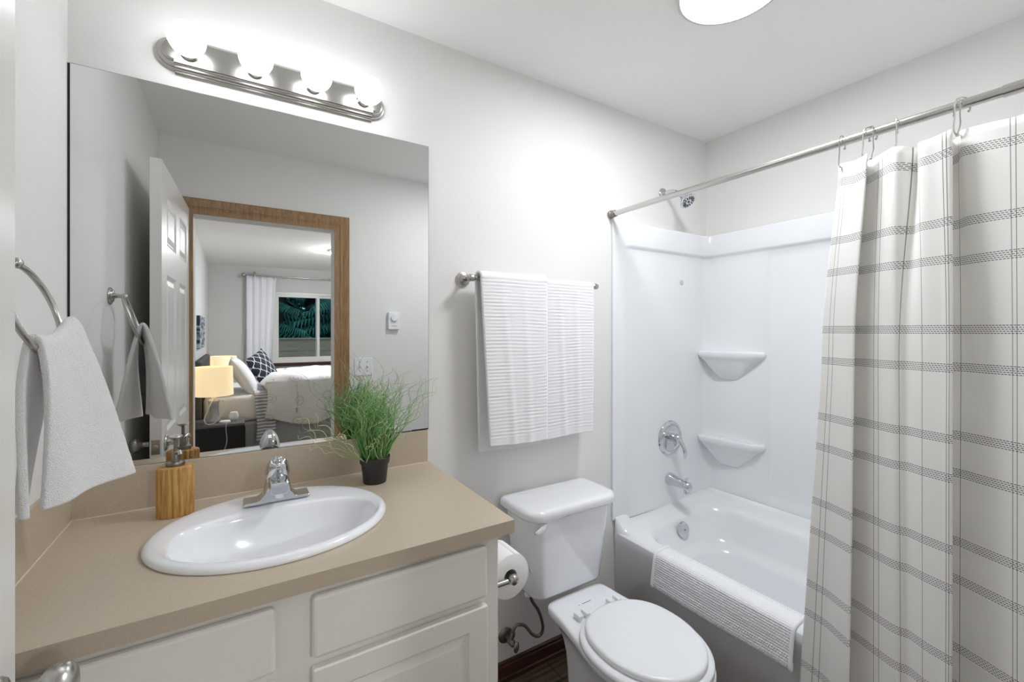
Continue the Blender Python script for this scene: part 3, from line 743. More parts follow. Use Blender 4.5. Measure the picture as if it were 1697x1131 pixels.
# water stop and its hose
sv = thing('water_stop_valve', (.908, 0, .18), 'grey metal water stop valve on the wall below toilet tank', 'valve')
VZ0, VXc = .178, .905
MB().lathe([(0, 0), (.030, 0), (.031, .003), (.026, .008), (.012, .013), (0, .013)], (VXc, 0, VZ0), (0, -1, 0), 32).build('escutcheon', 'dknickel', sv, ang=40)
MB().lathe([(0, .01), (.0085, .01), (.0085, .032), (.0125, .034), (.0125, .062), (.010, .066), (.0065, .068), (.0065, .078), (0, .078)], (VXc, 0, VZ0), (0, -1, 0), 20).build('valve_body', 'dknickel', sv)
MB().lathe([(0, -.003), (.010, -.003), (.0165, 0), (.0165, .006), (.010, .010), (0, .010)], (VXc, -.081, VZ0), (.35, -1, -.15), 28, sx=.72, sy=1.35).build('oval_handle', 'nickel', sv)
MB().lathe([(0, 0), (.0085, 0), (.0085, .012), (.0105, .013), (.0105, .030), (.0075, .032), (0, .032)], (VXc, -.047, VZ0+.006), (.25, 0, 1), 18).build('outlet_nut', 'dknickel', sv)
hp = cat([(VXc+.009, -.047, VZ0+.036), (VXc+.022, -.050, VZ0+.058), (VXc+.055, -.058, VZ0+.050), (VXc+.085, -.072, VZ0+.012), (VXc+.112, -.082, VZ0+.005), (VXc+.122, -.088, VZ0+.04), (VXc+.098, -.095, VZ0+.11), (VXc+.06, -.1, VZ0+.17), (VXc+.045, -.1, VZ0+.217)], 8)
hs = MB().tube(hp, .0062, 12).build('supply_hose', 'dknickel', None, org=(VXc, -.05, VZ0))
tag(hs, 'grey braided hose curving from the stop valve to the tank', 'hose')
MB().lathe([(0, 0), (.014, 0), (.016, .004), (.016, .016), (.012, .018), (0, .018)], (VXc+.045, -.1, .372), n=20).build('coupling_nut', 'plastic', hs)

# toilet paper holder on the cabinet side + roll
PZ, PXc = .716, .6345
th = thing('toilet_paper_holder', (CX1, -.43, PZ), 'brushed nickel paper holder on the side of the vanity cabinet', 'paper holder')
for y in (-.4925, -.3655):
    MB().lathe([(0, 0), (.020, 0), (.021, .003), (.017, .007), (.009, .010), (.0072, .018), (.0072, .066), (0, .067)], (CX1, y, PZ), (1, 0, 0), 28).build('post', 'nickel', th, ang=40)
    MB().lathe([(0, -.0125), (.008, -.012), (.0125, -.008), (.0140, 0), (.0125, .008), (.008, .012), (0, .0125)], (PXc, y, PZ), (0, 1, 0), 24).build('post_cap', 'nickel', th, ang=60)
MB().tube([(PXc, -.484, PZ), (PXc, -.374, PZ)], .0085, 16).build('roller', 'nickel', th)
rl = thing('toilet_paper_roll', (PXc, -.43, PZ), 'white toilet paper roll on the holder beside the vanity', 'toilet paper')
RR, RI, y0, y1 = .0605, .021, -.478, -.380
def rad(k, n=64):
    return RR + .0012*(k/n)
ringo = lambda r, y: [(PXc+r*math.cos(2*PI*k/64), y, PZ+r*math.sin(2*PI*k/64)) for k in range(64)]
MB().rings([ringo(RI, y0), ringo(RR-.002, y0), ringo(RR, y0+.002), ringo(RR, y1-.002), ringo(RR-.002, y1), ringo(RI, y1)], c0=False, c1=False).build('paper', 'paper', rl, ang=50)
MB().rings([ringo(RI, y0), ringo(RI, y1), ringo(RI-.0012, y1), ringo(RI-.0012, y0), ringo(RI, y0)], c0=False, c1=False).build('core', 'offplastic', rl)
fs = []
for a, rr in ((80, RR+.0006), (60, RR+.0008), (40, RR+.001), (22, RR+.002), (8, RR+.005), (-4, RR+.010), (-14, RR+.015)):
    a = math.radians(a); fs.append((PXc+rr*math.cos(a), PZ+rr*math.sin(a)))
MB().grid(lambda u, v: (lambda p: (p[0]+.004*math.sin(v*6)*max(0, u-.6), lerp(y0+.001, y1-.001, v), p[1]+.006*max(0, u-.7)*math.cos(v*5)))(fs[round(u*6)]), 6, 16).build('loose_sheet', 'paper', rl, ang=180, solid=.0006)

# ================================================================== TUB
TF = 1.498
tub = thing('bathtub', (1.85, -.74, 0), 'white alcove bathtub with a plain front apron', 'bathtub')
def hz(x): return sstep((x-1.57)/.50)
def tr_(x0, x1, y0, y1, r, zf, zb, n=14):
    return [(p[0], p[1], lerp(zf, zb, hz(p[0]))) for p in rrect(x0, x1, y0, y1, r, n)]
wallz = lambda R, zf, zend, zbk: [(x, y, (zf if x < 1.515 else lerp(zend, zbk, sstep((x-1.9)/.25)))) for x, y, _ in R]
q0 = tr_(TF, 2.205, -1.477, -.002, .012, 0, 0)
R = [[(x, y, .02) for x, y, _ in q0], [(x, y, .385) for x, y, _ in q0]]
R[0] = [(max(x, TF+.008), y, 0.0) for x, y, _ in q0]; R[1] = [(max(x, TF+.008), y, .38) for x, y, _ in q0]
R.append([(x, y, .405 if x < 1.52 else .42) for x, y, _ in q0])
def step(x0, x1, y0, y1, r, zf, zend, zbk):
    rr = rrect(x0, x1, y0, y1, r, 14); out = []
    for x, y in rr:
        k = sstep((x-TF-.012)/.09)
        if zend > zf+.012: k = max(k, sstep((y-(y1-max(r, .02)))/max(r, .02)))
        out.append((x, y, lerp(zf, lerp(zend, zbk, sstep((x-1.75)/.35)), k)))
    return out
R.append(step(TF-.001, 2.176, -1.474, -.006, .014, .428, .520, .545))
R.append(step(TF+.003, 2.170, -1.466, -.014, .018, .440, .512, .541))
R.append(step(TF+.014, 2.160, -1.452, -.030, .03, .4465, .482, .522))
R.append(step(TF+.030, 2.146, -1.434, -.050, .05, .4475, .466, .508))
R.append(step(TF+.060, 2.118, -1.40, -.078, .09, .4475, .461, .502))
R.append(step(TF+.074, 2.100, -1.37, -.092, .11, .4460, .459, .500))
R.append(step(TF+.086, 2.086, -1.355, -.104, .12, .4380, .449, .488))
R.append(step(TF+.092, 2.078, -1.345, -.112, .125, .420, .430, .466))
R.append(step(TF+.105, 2.050, -1.31, -.150, .13, .352, .352, .372))
R.append(step(TF+.112, 2.038, -1.29, -.170, .13, .335, .338, .350))
R.append(step(TF+.128, 2.018, -1.27, -.192, .13, .328, .330, .338))
R.append(step(TF+.140, 2.004, -1.25, -.205, .13, .312, .314, .318))
R.append(step(TF+.165, 1.975, -1.16, -.250, .13, .16, .16, .16))
R.append(step(TF+.200, 1.940, -1.10, -.290, .12, .125, .125, .125))
R.append(step(TF+.300, 1.84, -.98, -.42, .06, .118, .118, .118))
MB().rings(R).build('tub_shell', 'acryl', tub, ang=180)
ov = MB().lathe([(0, 0), (.037, 0), (.038, .004), (.034, .010), (.024, .012), (0, .0125)], (1.835, -.1305, .424), (0, -1, .28), 40).build('overflow_plate', 'chrome', tub, ang=40)
MB().lathe([(0, 0), (.005, 0), (.004, .003), (0, .003)], (1.835, -.142, .4275), (0, -1, .28), 12).build('screw', 'dknickel', ov)
MB().lathe([(0, 0), (.03, 0), (.03, .003), (.022, .004), (.02, .0), (0, 0)], (1.79, -.40, .1185), n=24).build('drain', 'chrome', tub)

# ------------------------------------------------------------------ tub surround
su = thing('tub_surround', (2.17, 0, 1.2), 'glossy white moulded surround panels above the tub', 'shower surround')
def prof_sweep(rows, name):
    MB().rings(rows, c0=False, c1=False, closed=False).build(name, 'acryl', su, ang=60)
ST, SBt = 1.905, 1.788
# plan path of the panel face: along the end wall, round the corner, along the long wall
def plan(off, edge):
    """edge: offset of the flat flange at the open edge"""
    P = [(1.487, -.001), (1.487, -edge), (1.548, -edge), (1.572, -edge-.2*(off-edge)), (1.592, -off)]
    P += [(1.85, -off), (2.205-off-.05, -off)]
    for k in range(1, 8):
        a = PI/2*k/8; P.append((2.205-off-.05+.05*math.sin(a), -off-.05+.05*math.cos(a)))
    P += [(2.205-off, -off-.05), (2.205-off, -.345), (2.205-off, -.352), (2.205-off, -.368), (2.205-off, -.376), (2.205-off, -.9), (2.205-off, -1.30), (2.205-off, -1.478)]
    return P
def row(off, edge, z, seam): 
    P = plan(off, edge); n = len(P)
    return [(x + (seam if i >= n-5 else (seam*.9 if i == n-6 else 0)), y, z) for i, (x, y) in enumerate(P)]
rows = [row(.002, .002, ST+.0006, 0), row(.030, .005, ST+.0005, 0), row(.036, .008, ST-.003, 0), row(.038, .010, ST-.010, 0), row(.038, .010, SBt+.012, 0), row(.036, .010, SBt+.004, 0), row(.028, .010, SBt-.002, 0), row(.0245, .010, SBt-.010, .003)]
rows += [row(.024, .010, z, .008) for z in (1.74, 1.4, 1.0, .70, .605)]
rows += [row(.024, .010, .585, .006), row(.0245, .010, .572, 0), row(.025, .010, .54, 0), row(.026, .010, .505, 0)]
prof_sweep(rows, 'wall_panel')
def shelf(z):
    """corner shelf: bowed front from the end wall to the long wall on a tapering bracket"""
    S = Vector((2.176, -.150)); base = [(2.176, -.018), (2.118, -.018), (2.098, -.026), (2.089, -.045), (2.089, -.080), (2.096, -.140), (2.106, -.200), (2.118, -.260), (2.132, -.305), (2.150, -.328), (2.176, -.336), (2.176, -.24), (2.176, -.12)]
    def outl(f, zz, g=None):
        g = f if g is None else g
        P = [((a-S.x)*f+S.x, (b-S.y)*g+S.y, 0) for a, b in base]
        return [(p.x+.006, min(p.y, -.012), zz) for p in cat(P, 4, True)]
    MB().rings([outl(.02, z-.150, .22), outl(.16, z-.142, .30), outl(.32, z-.126, .40), outl(.48, z-.104, .53), outl(.64, z-.078, .67), outl(.79, z-.052, .81), outl(.90, z-.038, .92), outl(.97, z-.031), outl(1.01, z-.020), outl(1.015, z-.010), outl(1.0, z-.002), outl(.965, z+.001), outl(.90, z), outl(.84, z-.006), outl(.5, z-.007)]).build('corner_shelf', 'acryl', su, ang=80)
shelf(1.284); shelf(.832)
MB().lathe([(0, 0), (.013, 0), (.0135, .002), (.011, .005), (0, .006)], (1.966, -.024, 1.644), (0, -1, 0), 24).build('screw_cap', 'offplastic', su)

# shower fittings
vv = thing('shower_valve', (1.872, -.024, .846), 'round chrome shower valve with a lever handle on surround', 'shower valve')
MB().lathe([(0, 0), (.084, 0), (.087, .003), (.084, .008), (.070, .0135), (.063, .0125), (.060, .0105), (.040, .0135), (0, .0135)], (1.872, -.024, .846), (0, -1, 0), 56).build('escutcheon', 'chrome', vv, ang=25)
hb = MB().lathe([(0, 0), (.021, 0), (.021, .020), (.0195, .021), (.0195, .0235), (.021, .0245), (.021, .045), (.017, .051), (.008, .054), (0, .0545)], (1.872, -.036, .849), (0, -1, 0), 32).build('handle', 'chrome', vv, ang=30)
hl = []
for t in range(9):
    k = t/8; c = Vector((1.874+.018*k, -.078-.026*math.sin(k*2.2), .853-.098*k**1.05)); hw, hd_ = lerp(.0165, .0085, k), lerp(.012, .0055, k)
    hl.append([(c.x+hw*math.cos(a), c.y+hd_*math.sin(a), c.z+.004*math.sin(a)) for a in [2*PI*j/20 for j in range(20)]])
MB().rings(hl).build('lever', 'chrome', hb, ang=60)
sp_ = thing('tub_spout', (1.866, -.024, .638), 'chrome tub spout with pull-up diverter knob', 'tub spout')
ss = []
for k, (y, z, rx, rz) in enumerate(((-.024, .637, .030, .031), (-.03, .637, .031, .032), (-.05, .636, .028, .028), (-.09, .6335, .025, .0235), (-.115, .631, .0235, .0215), (-.130, .628, .0228, .0222), (-.142, .624, .0205, .024), (-.149, .619, .015, .022))):
    ss.append([(1.868+rx*math.cos(a), y, z+rz*math.sin(a)) for a in [2*PI*j/32 for j in range(32)]])
MB().rings(ss).build('spout_body', 'chrome', sp_, ang=50)
MB().lathe([(0, 0), (.0165, 0), (.0175, -.006), (.0165, -.018), (.014, -.019), (0, -.017)], (1.868, -.131, .611), n=28).build('outlet', 'chrome', sp_, ang=40)
MB().lathe([(0, 0), (.004, 0), (.004, .010), (.0085, .012), (.0095, .016), (.0075, .019), (0, .0195)], (1.868, -.128, .648), n=20).build('diverter_knob', 'chrome', sp_)

sh = thing('showerhead', (1.848, 0, 2.09), 'chrome shower head on a short bent arm above surround', 'shower head')
MB().lathe([(0, 0), (.029, 0), (.030, .003), (.026, .009), (.014, .013), (0, .013)], (1.848, 0, 2.092), (0, -1, 0), 36).build('flange', 'chrome', sh, ang=40)
MB().tube(cat([(1.848, -.004, 2.092), (1.850, -.045, 2.094), (1.853, -.080, 2.083), (1.856, -.105, 2.060)], 8), .0085, 16).build('arm', 'chrome', sh)
hc = Vector((1.858, -.122, 2.044)); hax = Vector((.05, -.66, -.75)).normalized()
MB().lathe([(0, -.026), (.012, -.025), (.0135, -.015), (.0165, -.010), (.019, -.002), (.026, .008), (.0365, .020), (.0395, .026), (.0395, .032), (.037, .035), (.034, .0345), (0, .0355)], hc, hax, 40).build('head_body', 'chrome', sh, ang=25)
nz_ = MB(); hx_ = hax.cross(Vector((0, 0, 1))).normalized(); hy_ = hax.cross(hx_)
for k in range(14):
    a = 2*PI*k/14; d = hx_*math.cos(a)+hy_*math.sin(a); s2 = hx_*-math.sin(a)+hy_*math.cos(a); q = []
    for rr, ww in ((.015, .0016), (.031, .0030)):
        for sg in (-1, 1): q.append(hc + hax*.0362 + d*rr + s2*ww*sg)
    qt = [p - hax*.002 for p in q]
    nz_.add([q[0], q[1], q[3], q[2], qt[0], qt[1], qt[3], qt[2]], [(0,1,2,3), (4,7,6,5), (0,4,5,1), (1,5,6,2), (2,6,7,3), (3,7,4,0)])
nz_.lathe([(0, .0352), (.006, .0352), (.006, .0368), (0, .0368)], hc, hax, 16)
nz_.build('nozzle_face', 'black', sh, smooth=False)

# curtain rod
RX, RZ = 1.480, 1.9335
rod = thing('shower_curtain_rod', (RX, -.74, RZ), 'satin steel tension rod carrying the shower curtain', 'curtain rod')
MB().tube([(RX, -.03, RZ), (RX, -1.25, RZ+.002)], .0118, 24).build('inner_tube', 'rodm', rod)
MB().tube([(RX, -1.245, RZ+.002), (RX, -1.475, RZ+.0025)], .0140, 24).build('outer_tube', 'rodm', rod)
MB().lathe([(0, 0), (.0185, 0), (.0195, .003), (.0185, .012), (.0165, .013), (.0165, .020), (.0155, .021), (.0155, .034), (.0140, .036), (0, .036)], (RX, -.0005, RZ), (0, -1, 0), 32).build('end_cap', 'dknickel', rod, ang=30)

# ================================================================== SHOWER CURTAIN
CT = [(1.478, -.9225), (1.465, -.9496), (1.455, -.9816), (1.452, -.9991), (1.475, -.987), (1.497, -.9766), (1.49, -.9901), (1.475, -1.0194), (1.456, -1.0620), (1.488, -1.0900), (1.485, -1.0985), (1.447, -1.1080), (1.441, -1.1400), (1.440, -1.1683), (1.465, -1.1595), (1.498, -1.153), (1.497, -1.1671), (1.47, -1.1825), (1.455, -1.2373), (1.45, -1.2804), (1.45, -1.304), (1.47, -1.34), (1.488, -1.365), (1.455, -1.395), (1.45, -1.425), (1.475, -1.455)]
CM = [(1.485, -.8761), (1.468, -.9189), (1.45, -.9553), (1.446, -.9723), (1.47, -.9593), (1.492, -.9439), (1.487, -.9702), (1.468, -1.0111), (1.45, -1.053), (1.452, -1.0696), (1.455, -1.0844), (1.44, -1.1175), (1.43, -1.153), (1.428, -1.1723), (1.46, -1.1586), (1.49, -1.145), (1.495, -1.1697), (1.48, -1.2037), (1.46, -1.2457), (1.448, -1.2807), (1.445, -1.3047), (1.468, -1.345), (1.49, -1.37), (1.452, -1.40), (1.445, -1.43), (1.475, -1.458)]
CBt = [(1.490, -.8195), (1.475, -.8851), (1.448, -.9342), (1.432, -.9663), (1.46, -.9501), (1.487, -.9328), (1.482, -.9649), (1.462, -1.0131), (1.443, -1.0601), (1.444, -1.0756), (1.446, -1.0893), (1.43, -1.1202), (1.418, -1.1538), (1.414, -1.1745), (1.45, -1.1599), (1.485, -1.1455), (1.487, -1.1687), (1.472, -1.2053), (1.45, -1.2475), (1.436, -1.2825), (1.43, -1.3068), (1.465, -1.35), (1.486, -1.375), (1.45, -1.405), (1.44, -1.435), (1.475, -1.46)]
NS = 8
lc = [cat([(x, y, 0) for x, y in L], NS) for L in (CT, CM, CBt)]
ncol = len(lc[0]); arc = [0.0]
for i in range(1, ncol): arc.append(arc[-1] + (lc[1][i]-lc[1][i-1]).length)
def arc_at(ctrl): # arc length at a control-point position (fractional index)
    q = ctrl*NS; i = int(q); return lerp(arc[i], arc[min(i+1, ncol-1)], q-i)
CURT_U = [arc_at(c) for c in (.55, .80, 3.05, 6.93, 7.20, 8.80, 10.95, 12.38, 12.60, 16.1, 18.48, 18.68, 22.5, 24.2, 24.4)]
CZT, CZM, CZB = 1.872, 1.30, .40
NR = 96
hookU = (.4, 2.9, 3.3, 7.8, 13.3, 16.9, 20.6)
def curt(i, j):
    z = CZT - (CZT-.07)*(j/NR)**1.0
    if z > CZM: t = (CZT-z)/(CZT-CZM); p = lc[0][i].lerp(lc[1][i], sstep(t**.8))
    else: p = lc[1][i].lerp(lc[2][i], (CZM-z)/(CZM-CZB))
    ctrl = i/NS
    # the hem dips between the hooks
    dmin = min(abs(ctrl-h) for h in hookU)
    dip = .010*min(1, dmin/1.6)*(1-sstep((CZT-z)/.35))
    x = p.x
    wr = .0025*noise.noise(Vector((arc[i]*14, z*2.2, 4)))
    return (min(x+wr, 1.4955 if z < .56 else 1.51), p.y, z-dip)
V = [curt(i, j) for j in range(NR+1) for i in range(ncol)]
US = [(arc[i], CZT-(CZT-.07)*(j/NR)) for j in range(NR+1) for i in range(ncol)]
F = [(j*ncol+i, j*ncol+i+1, (j+1)*ncol+i+1, (j+1)*ncol+i) for j in range(NR) for i in range(ncol-1)]
M['curtain'] = curtain_mat()
cu = MB().add(V, F, US).build('shower_curtain', 'curtain', None, ang=180, solid=.0012, soff=0, org=(1.46, -1.15, 1.87))
tag(cu, 'cream shower curtain with a thin grey grid pattern', 'shower curtain')
hook0 = None
HK = [('first from the open edge', .4), ('second from the open edge', 2.9), ('third from the open edge, touching the second', 3.3), ('fourth from the open edge', 7.8), ('fifth from the open edge, above the narrow fold', 13.3), ('sixth from the open edge', 16.9)]
proto = None
for k, (nm, c) in enumerate(HK):
    q = c*NS; p = lc[0][int(q)].lerp(lc[0][min(int(q)+1, ncol-1)], q-int(q))
    loc = (RX, p.y, RZ)
    lab = 'steel curtain hook over the rod, ' + nm
    dx = p.x-RX
    if proto is None:
        h = thing('curtain_hook', loc, lab, 'curtain hook', 'hooks of the shower curtain')
        pts = cat([(dx-.003, .002, -.071), (dx-.012, .002, -.066), (dx-.016, 0, -.050), (-.020, 0, -.028), (-.0205, 0, -.004), (-.0165, 0, .0115), (-.004, 0, .0185), (.009, 0, .0165), (.0165, 0, .007), (.0175, 0, -.006), (.0145, 0, -.014)], 7)
        pts = [Vector(loc)+p2 for p2 in pts]
        MB().tube(pts, .0017, 8).build('wire', 'rodm', h)
        MB().sphere(pts[-1], .0034, 12, 8).build('ball_tip', 'rodm', h)
        MB().sphere(pts[0], .0034, 12, 8).build('ball_tip', 'rodm', h)
        proto = h
    else:
        h = proto.copy(); COL.objects.link(h); h.location = loc; h['label'] = lab
        for ch in list(proto.children):
            cc = ch.copy(); COL.objects.link(cc); cc.parent = h
    h.rotation_euler = (0, 0, (0, .55, -.6, .25, .5, -.55)[k])

# ================================================================== BATH MAT on the tub rim
bm_path = cat([(1.5955, 0, .405), (1.5925, 0, .440), (1.584, 0, .4575), (1.560, 0, .4615), (1.530, 0, .4600), (1.508, 0, .4570), (1.493, 0, .446), (1.4855, 0, .425), (1.479, 0, .39), (1.474, 0, .352), (1.471, 0, .330), (1.474, 0, .318), (1.481, 0, .3145), (1.486, 0, .322), (1.488, 0, .345), (1.489, 0, .40)], 10)
bl = [0.0]
for i in range(1, len(bm_path)): bl.append(bl[-1] + (bm_path[i]-bm_path[i-1]).length)
def on_path(s):
    s = max(0, min(bl[-1], s))
    for i in range(1, len(bl)):
        if bl[i] >= s:
            t = (s-bl[i-1])/(bl[i]-bl[i-1]); p = bm_path[i-1].lerp(bm_path[i], t)
            tg = (bm_path[i]-bm_path[i-1]).normalized(); return p, Vector((tg.z, 0, -tg.x))*-1
MY0, MY1 = -.248, -.792
CV = bl[-1]/round(bl[-1]/.0088); CU = (MY0-MY1)/68
NM, NMV = 68*6, 8*round(bl[-1]/.0088)
PTH = [on_path(bl[-1]*j/NMV) for j in range(NMV+1)]
def mfn(u, v):
    j = round(v*NMV); p, nr = PTH[j]; s = bl[-1]*j/NMV
    y = lerp(MY0, MY1, u)
    off = (math.floor(s/CV+.001) % 2)*CU*.5
    cell = abs(math.sin(PI*(s/CV)))**.6 * abs(math.sin(PI*((y-MY0+off)/CU)))**.6
    cell *= .84+.32*((math.sin(math.floor((y-MY0+off)/CU+.001)*12.9898+math.floor(s/CV+.001)*78.233)*43758.5453) % 1)
    am = .0058
    if nr.z < -.3 or s > bl[-1]*.90: am = .002
    d = .0045 + am*cell
    if nr.x > 0.5: nr = nr
    sag = .006*math.sin(3.1*u+.6)*max(0, min(1, (.44-p.z)/.1)) if s > .09 else 0
    return (p.x + nr.x*d - abs(sag)*.6, y, max(p.z + nr.z*d, .30) - sag*.6)
mt = MB().grid(mfn, NM, NMV).build('bath_mat', 'matw', None, ang=180, org=(1.54, -.52, .46))
tag(mt, 'white nubby chenille bath mat folded over the tub rim', 'bath mat')
for y in (MY0, MY1):
    sg = .006*math.sin(3.1*(0 if y == MY0 else 1)+.6)
    pts = []
    for j in range(0, int(NMV*.86), 4):
        p, nr = PTH[j]; k = max(0, min(1, (.44-p.z)/.1)) if bl[-1]*j/NMV > .09 else 0
        pts.append((p.x+nr.x*.005-abs(sg)*k*.6, y, max(p.z+nr.z*.005, .305)-sg*k*.6))
    MB().tube(pts, .0062, 10).build('edge_binding', 'matw', mt)

# ================================================================== CEILING LIGHT, THERMOSTAT, SWITCH
LXc, LYc = 1.274, -.722
cl = thing('ceiling_light', (LXc, LYc, H), 'round flush white light on the bathroom ceiling', 'ceiling light')
MB().lathe([(.0, 0), (.150, 0), (.157, -.002), (.158, -.010), (.155, -.0145), (.149, -.0155), (.1465, -.0148), (.1462, -.012), (.1462, -.004), (0, -.004)], (LXc, LYc, H), n=72).build('trim_ring', 'offplastic', cl, ang=30)
MB().lathe([(0, -.0045), (.146, -.0045), (.146, -.0140), (.11, -.0142), (.06, -.0143), (0, -.0143)], (LXc, LYc, H), n=72).build('diffuser', 'disc', cl, ang=60)
tx, tz, ty = .900, 1.459, YF
th_ = thing('thermostat', (tx, ty, tz), 'white wall thermostat with a round dial, seen in the mirror', 'thermostat')
MB().box(tx-.038, tx+.038, ty, ty+.026, tz-.058, tz+.058).build('housing', 'plastic', th_, smooth=False, bevel=.003)
MB().lathe([(0, 0), (.022, 0), (.0235, .002), (.0225, .010), (.020, .012), (0, .012)], (tx, ty+.026, tz+.020), (0, 1, 0), 36).build('dial', 'plastic', th_)
mk = MB()
for k in range(4): mk.box(tx-.018+k*.0095, tx-.018+k*.0095+.006, ty+.0258, ty+.0265, tz-.037, tz-.033)
mk.build('printed_mark', 'dknickel', th_, smooth=False)
sx_, sz_ = .7035, 1.156
sw = thing('light_switch', (sx_, ty, sz_), 'white double toggle light switch plate beside the doorway casing', 'light switch')
MB().box(sx_-.058, sx_+.058, ty, ty+.006, sz_-.0575, sz_+.0575).build('cover_plate', 'plastic', sw, smooth=False, bevel=.003)
for dx in (-.023, .023):
    MB().rings([[(sx_+dx+a, ty+yy, sz_+b) for a, b in ((-.005, -.011+o), (.005, -.011+o), (.005, .011-o2), (-.005, .011-o2))] for yy, o, o2 in ((.005, 0, 0), (.010, .004, .002), (.020, .011, .001))]).build('toggle', 'plastic', sw, smooth=False, bevel=.001)
    for dz in (-.030, .030): MB().lathe([(0, 0), (.0035, 0), (.003, .0015), (0, .0018)], (sx_+dx, ty+.006, sz_+dz), (0, 1, 0), 12).build('screw', 'dknickel', sw)

# ================================================================== BEDROOM seen through the doorway in the mirror
BY0, BY1, BX0, BX1 = -3.98, -5.50, -.30, 1.72
bed = thing('bed', (.70, -4.74, 0), 'bed with white mattress and charcoal headboard in the bedroom', 'bed')
MB().box(BX0, BX1, BY1, BY0, .14, .42).build('box_spring', 'grayfab', bed, bevel=.03)
MB().box(BX0, BX1, BY1, BY0, .425, .70).build('mattress', 'bedw', bed, bevel=.05, seg=5)
MB().box(-.372, -.305, BY1-.05, BY0+.10, .08, 1.09).build('headboard', 'headb', bed, bevel=.03)
for x in (BX0+.1, BX1-.1):
    for y in (BY0-.1, BY1+.1): MB().tube([(x, y, 0), (x, y, .145)], .025, 14).build('leg', 'blackw', bed)
def stand(y0, y1, label):
    t = thing('nightstand', (-.15, (y0+y1)/2, 0), label, 'nightstand', 'nightstands beside the bed')
    MB().box(-.365, .055, y0, y1, .03, .478).build('body', 'blackw', t, smooth=False, bevel=.003)
    MB().box(-.37, .062, y0-.006, y1+.006, .478, .502).build('top', 'greytop', t, smooth=False, bevel=.003)
    MB().box(.055, .066, y0+.012, y1-.012, .06, .465).build('drawer', 'blackw', t, smooth=False, bevel=.002)
    return t
stand(-3.88, -3.50, 'black nightstand with grey top on the doorway side of the bed')
stand(-5.98, -5.60, 'black nightstand on the window side, beyond the bed')
def lamp(x, y, label, proto=None):
    if proto is not None:
        r = proto.copy(); COL.objects.link(r); r.location = (x, y, .502); r['label'] = label
        for ch in list(proto.children):
            c = ch.copy(); COL.objects.link(c); c.parent = r
        return r
    t = thing('table_lamp', (x, y, .502), label, 'table lamp', 'bedside lamps')
    MB().lathe([(0, 0), (.062, 0), (.066, .008), (.062, .02), (.048, .05), (.040, .12), (.042, .17), (.050, .205), (.040, .222), (.018, .228), (0, .228)], (x, y, .502), n=40).build('lamp_base', 'lampg', t, ang=60)
    MB().lathe([(0, .225), (.020, .225), (.020, .27), (.014, .275), (.014, .33), (0, .33)], (x, y, .502), n=24).build('socket', 'plastic', t)
    ri = lambda r, z: [(x+r*math.cos(2*PI*k/56), y+r*math.sin(2*PI*k/56), .502+z) for k in range(56)]
    MB().rings([ri(.163, .262), ri(.157, .540), ri(.1545, .540), ri(.1605, .262), ri(.163, .262)], c0=False, c1=False).build('lamp_shade', 'shade', t, ang=50)
    return t
l1 = lamp(-.195, -3.69, 'lit bedside lamp with cream drum shade on the nearer nightstand')
lamp(-.165, -5.79, 'lit bedside lamp with cream drum shade beyond the bed', l1)
ck = thing('charging_dock', (-.095, -3.60, .502), 'small white charging dock on the grey nightstand top', 'charging dock')
MB().lathe([(0, 0), (.045, 0), (.047, .005), (.046, .016), (.040, .022), (0, .024)], (-.10, -3.58, .502), n=36).build('dock_base', 'plastic', ck)
MB().lathe([(0, 0), (.034, 0), (.042, .02), (.040, .06), (.030, .08), (0, .085)], (-.03, -3.70, .502), n=32).build('dock_stand', 'plastic', ck)
cd = MB().tube(cat([(-.195, -3.60, .74), (-.23, -3.555, .66), (-.262, -3.53, .56), (-.235, -3.52, .513), (-.17, -3.53, .53), (-.12, -3.545, .62), (-.10, -3.56, .70), (-.135, -3.575, .735), (-.18, -3.60, .742)], 8), .0045, 8).build('power_cord', 'plastic', None, org=(-.2, -3.55, .6))
tag(cd, 'looping white power cord around the nearer lamp base', 'cord')
cd2 = MB().tube(cat([(-.10, -3.532, .512), (-.088, -3.497, .507), (-.092, -3.489, .46), (-.085, -3.489, .34), (-.11, -3.489, .24), (-.12, -3.489, .16)], 8), .003, 8).build('power_cord', 'offplastic', None, org=(-.1, -3.49, .5))
tag(cd2, 'thin cord hanging down the black side of the nightstand', 'cord')
# pillows
def pillow(name, m, c, hw, hh, ht_, rot, label, category, pinch=.22):
    mb = MB(); n = 28
    Rm = Matrix.Rotation(rot[2], 3, 'Z') @ Matrix.Rotation(rot[1], 3, 'Y') @ Matrix.Rotation(rot[0], 3, 'X')
    for sg in (1, -1):
        def fn(u, v):
            a, b = u*2-1, v*2-1
            x = a*hw*(1-pinch*.55*(1-abs(b)**2.2)*abs(a)**3*0.5) ; y = b*hh*(1-pinch*.55*(1-abs(a)**2.2)*abs(b)**3*0.5)
            h = ht_*((1-abs(a)**2.6)*(1-abs(b)**2.6))**.55
            h *= 1+.10*noise.noise(Vector((a*2, b*2, sg+hw*9)))
            p = Rm @ Vector((x, y, sg*h)); return (c[0]+p.x, c[1]+p.y, c[2]+p.z)
        mb.grid(fn, n, n, lambda u, v: (u, v))
    o = mb.build(name, m, None, ang=180, org=c, weld=True)
    return tag(o, label, category)
pillow('pillow', 'pillow', (.055, -4.38, .885), .235, .34, .085, (0, 1.05, 0), 'plump white pillow leaning on the headboard', 'pillow')
pillow('throw_pillow', 'navy', (.265, -4.635, .935), .205, .210, .075, (0, 0, 0), 'navy throw pillow with a white trellis pattern', 'pillow')
tp = bpy.data.objects['throw_pillow']
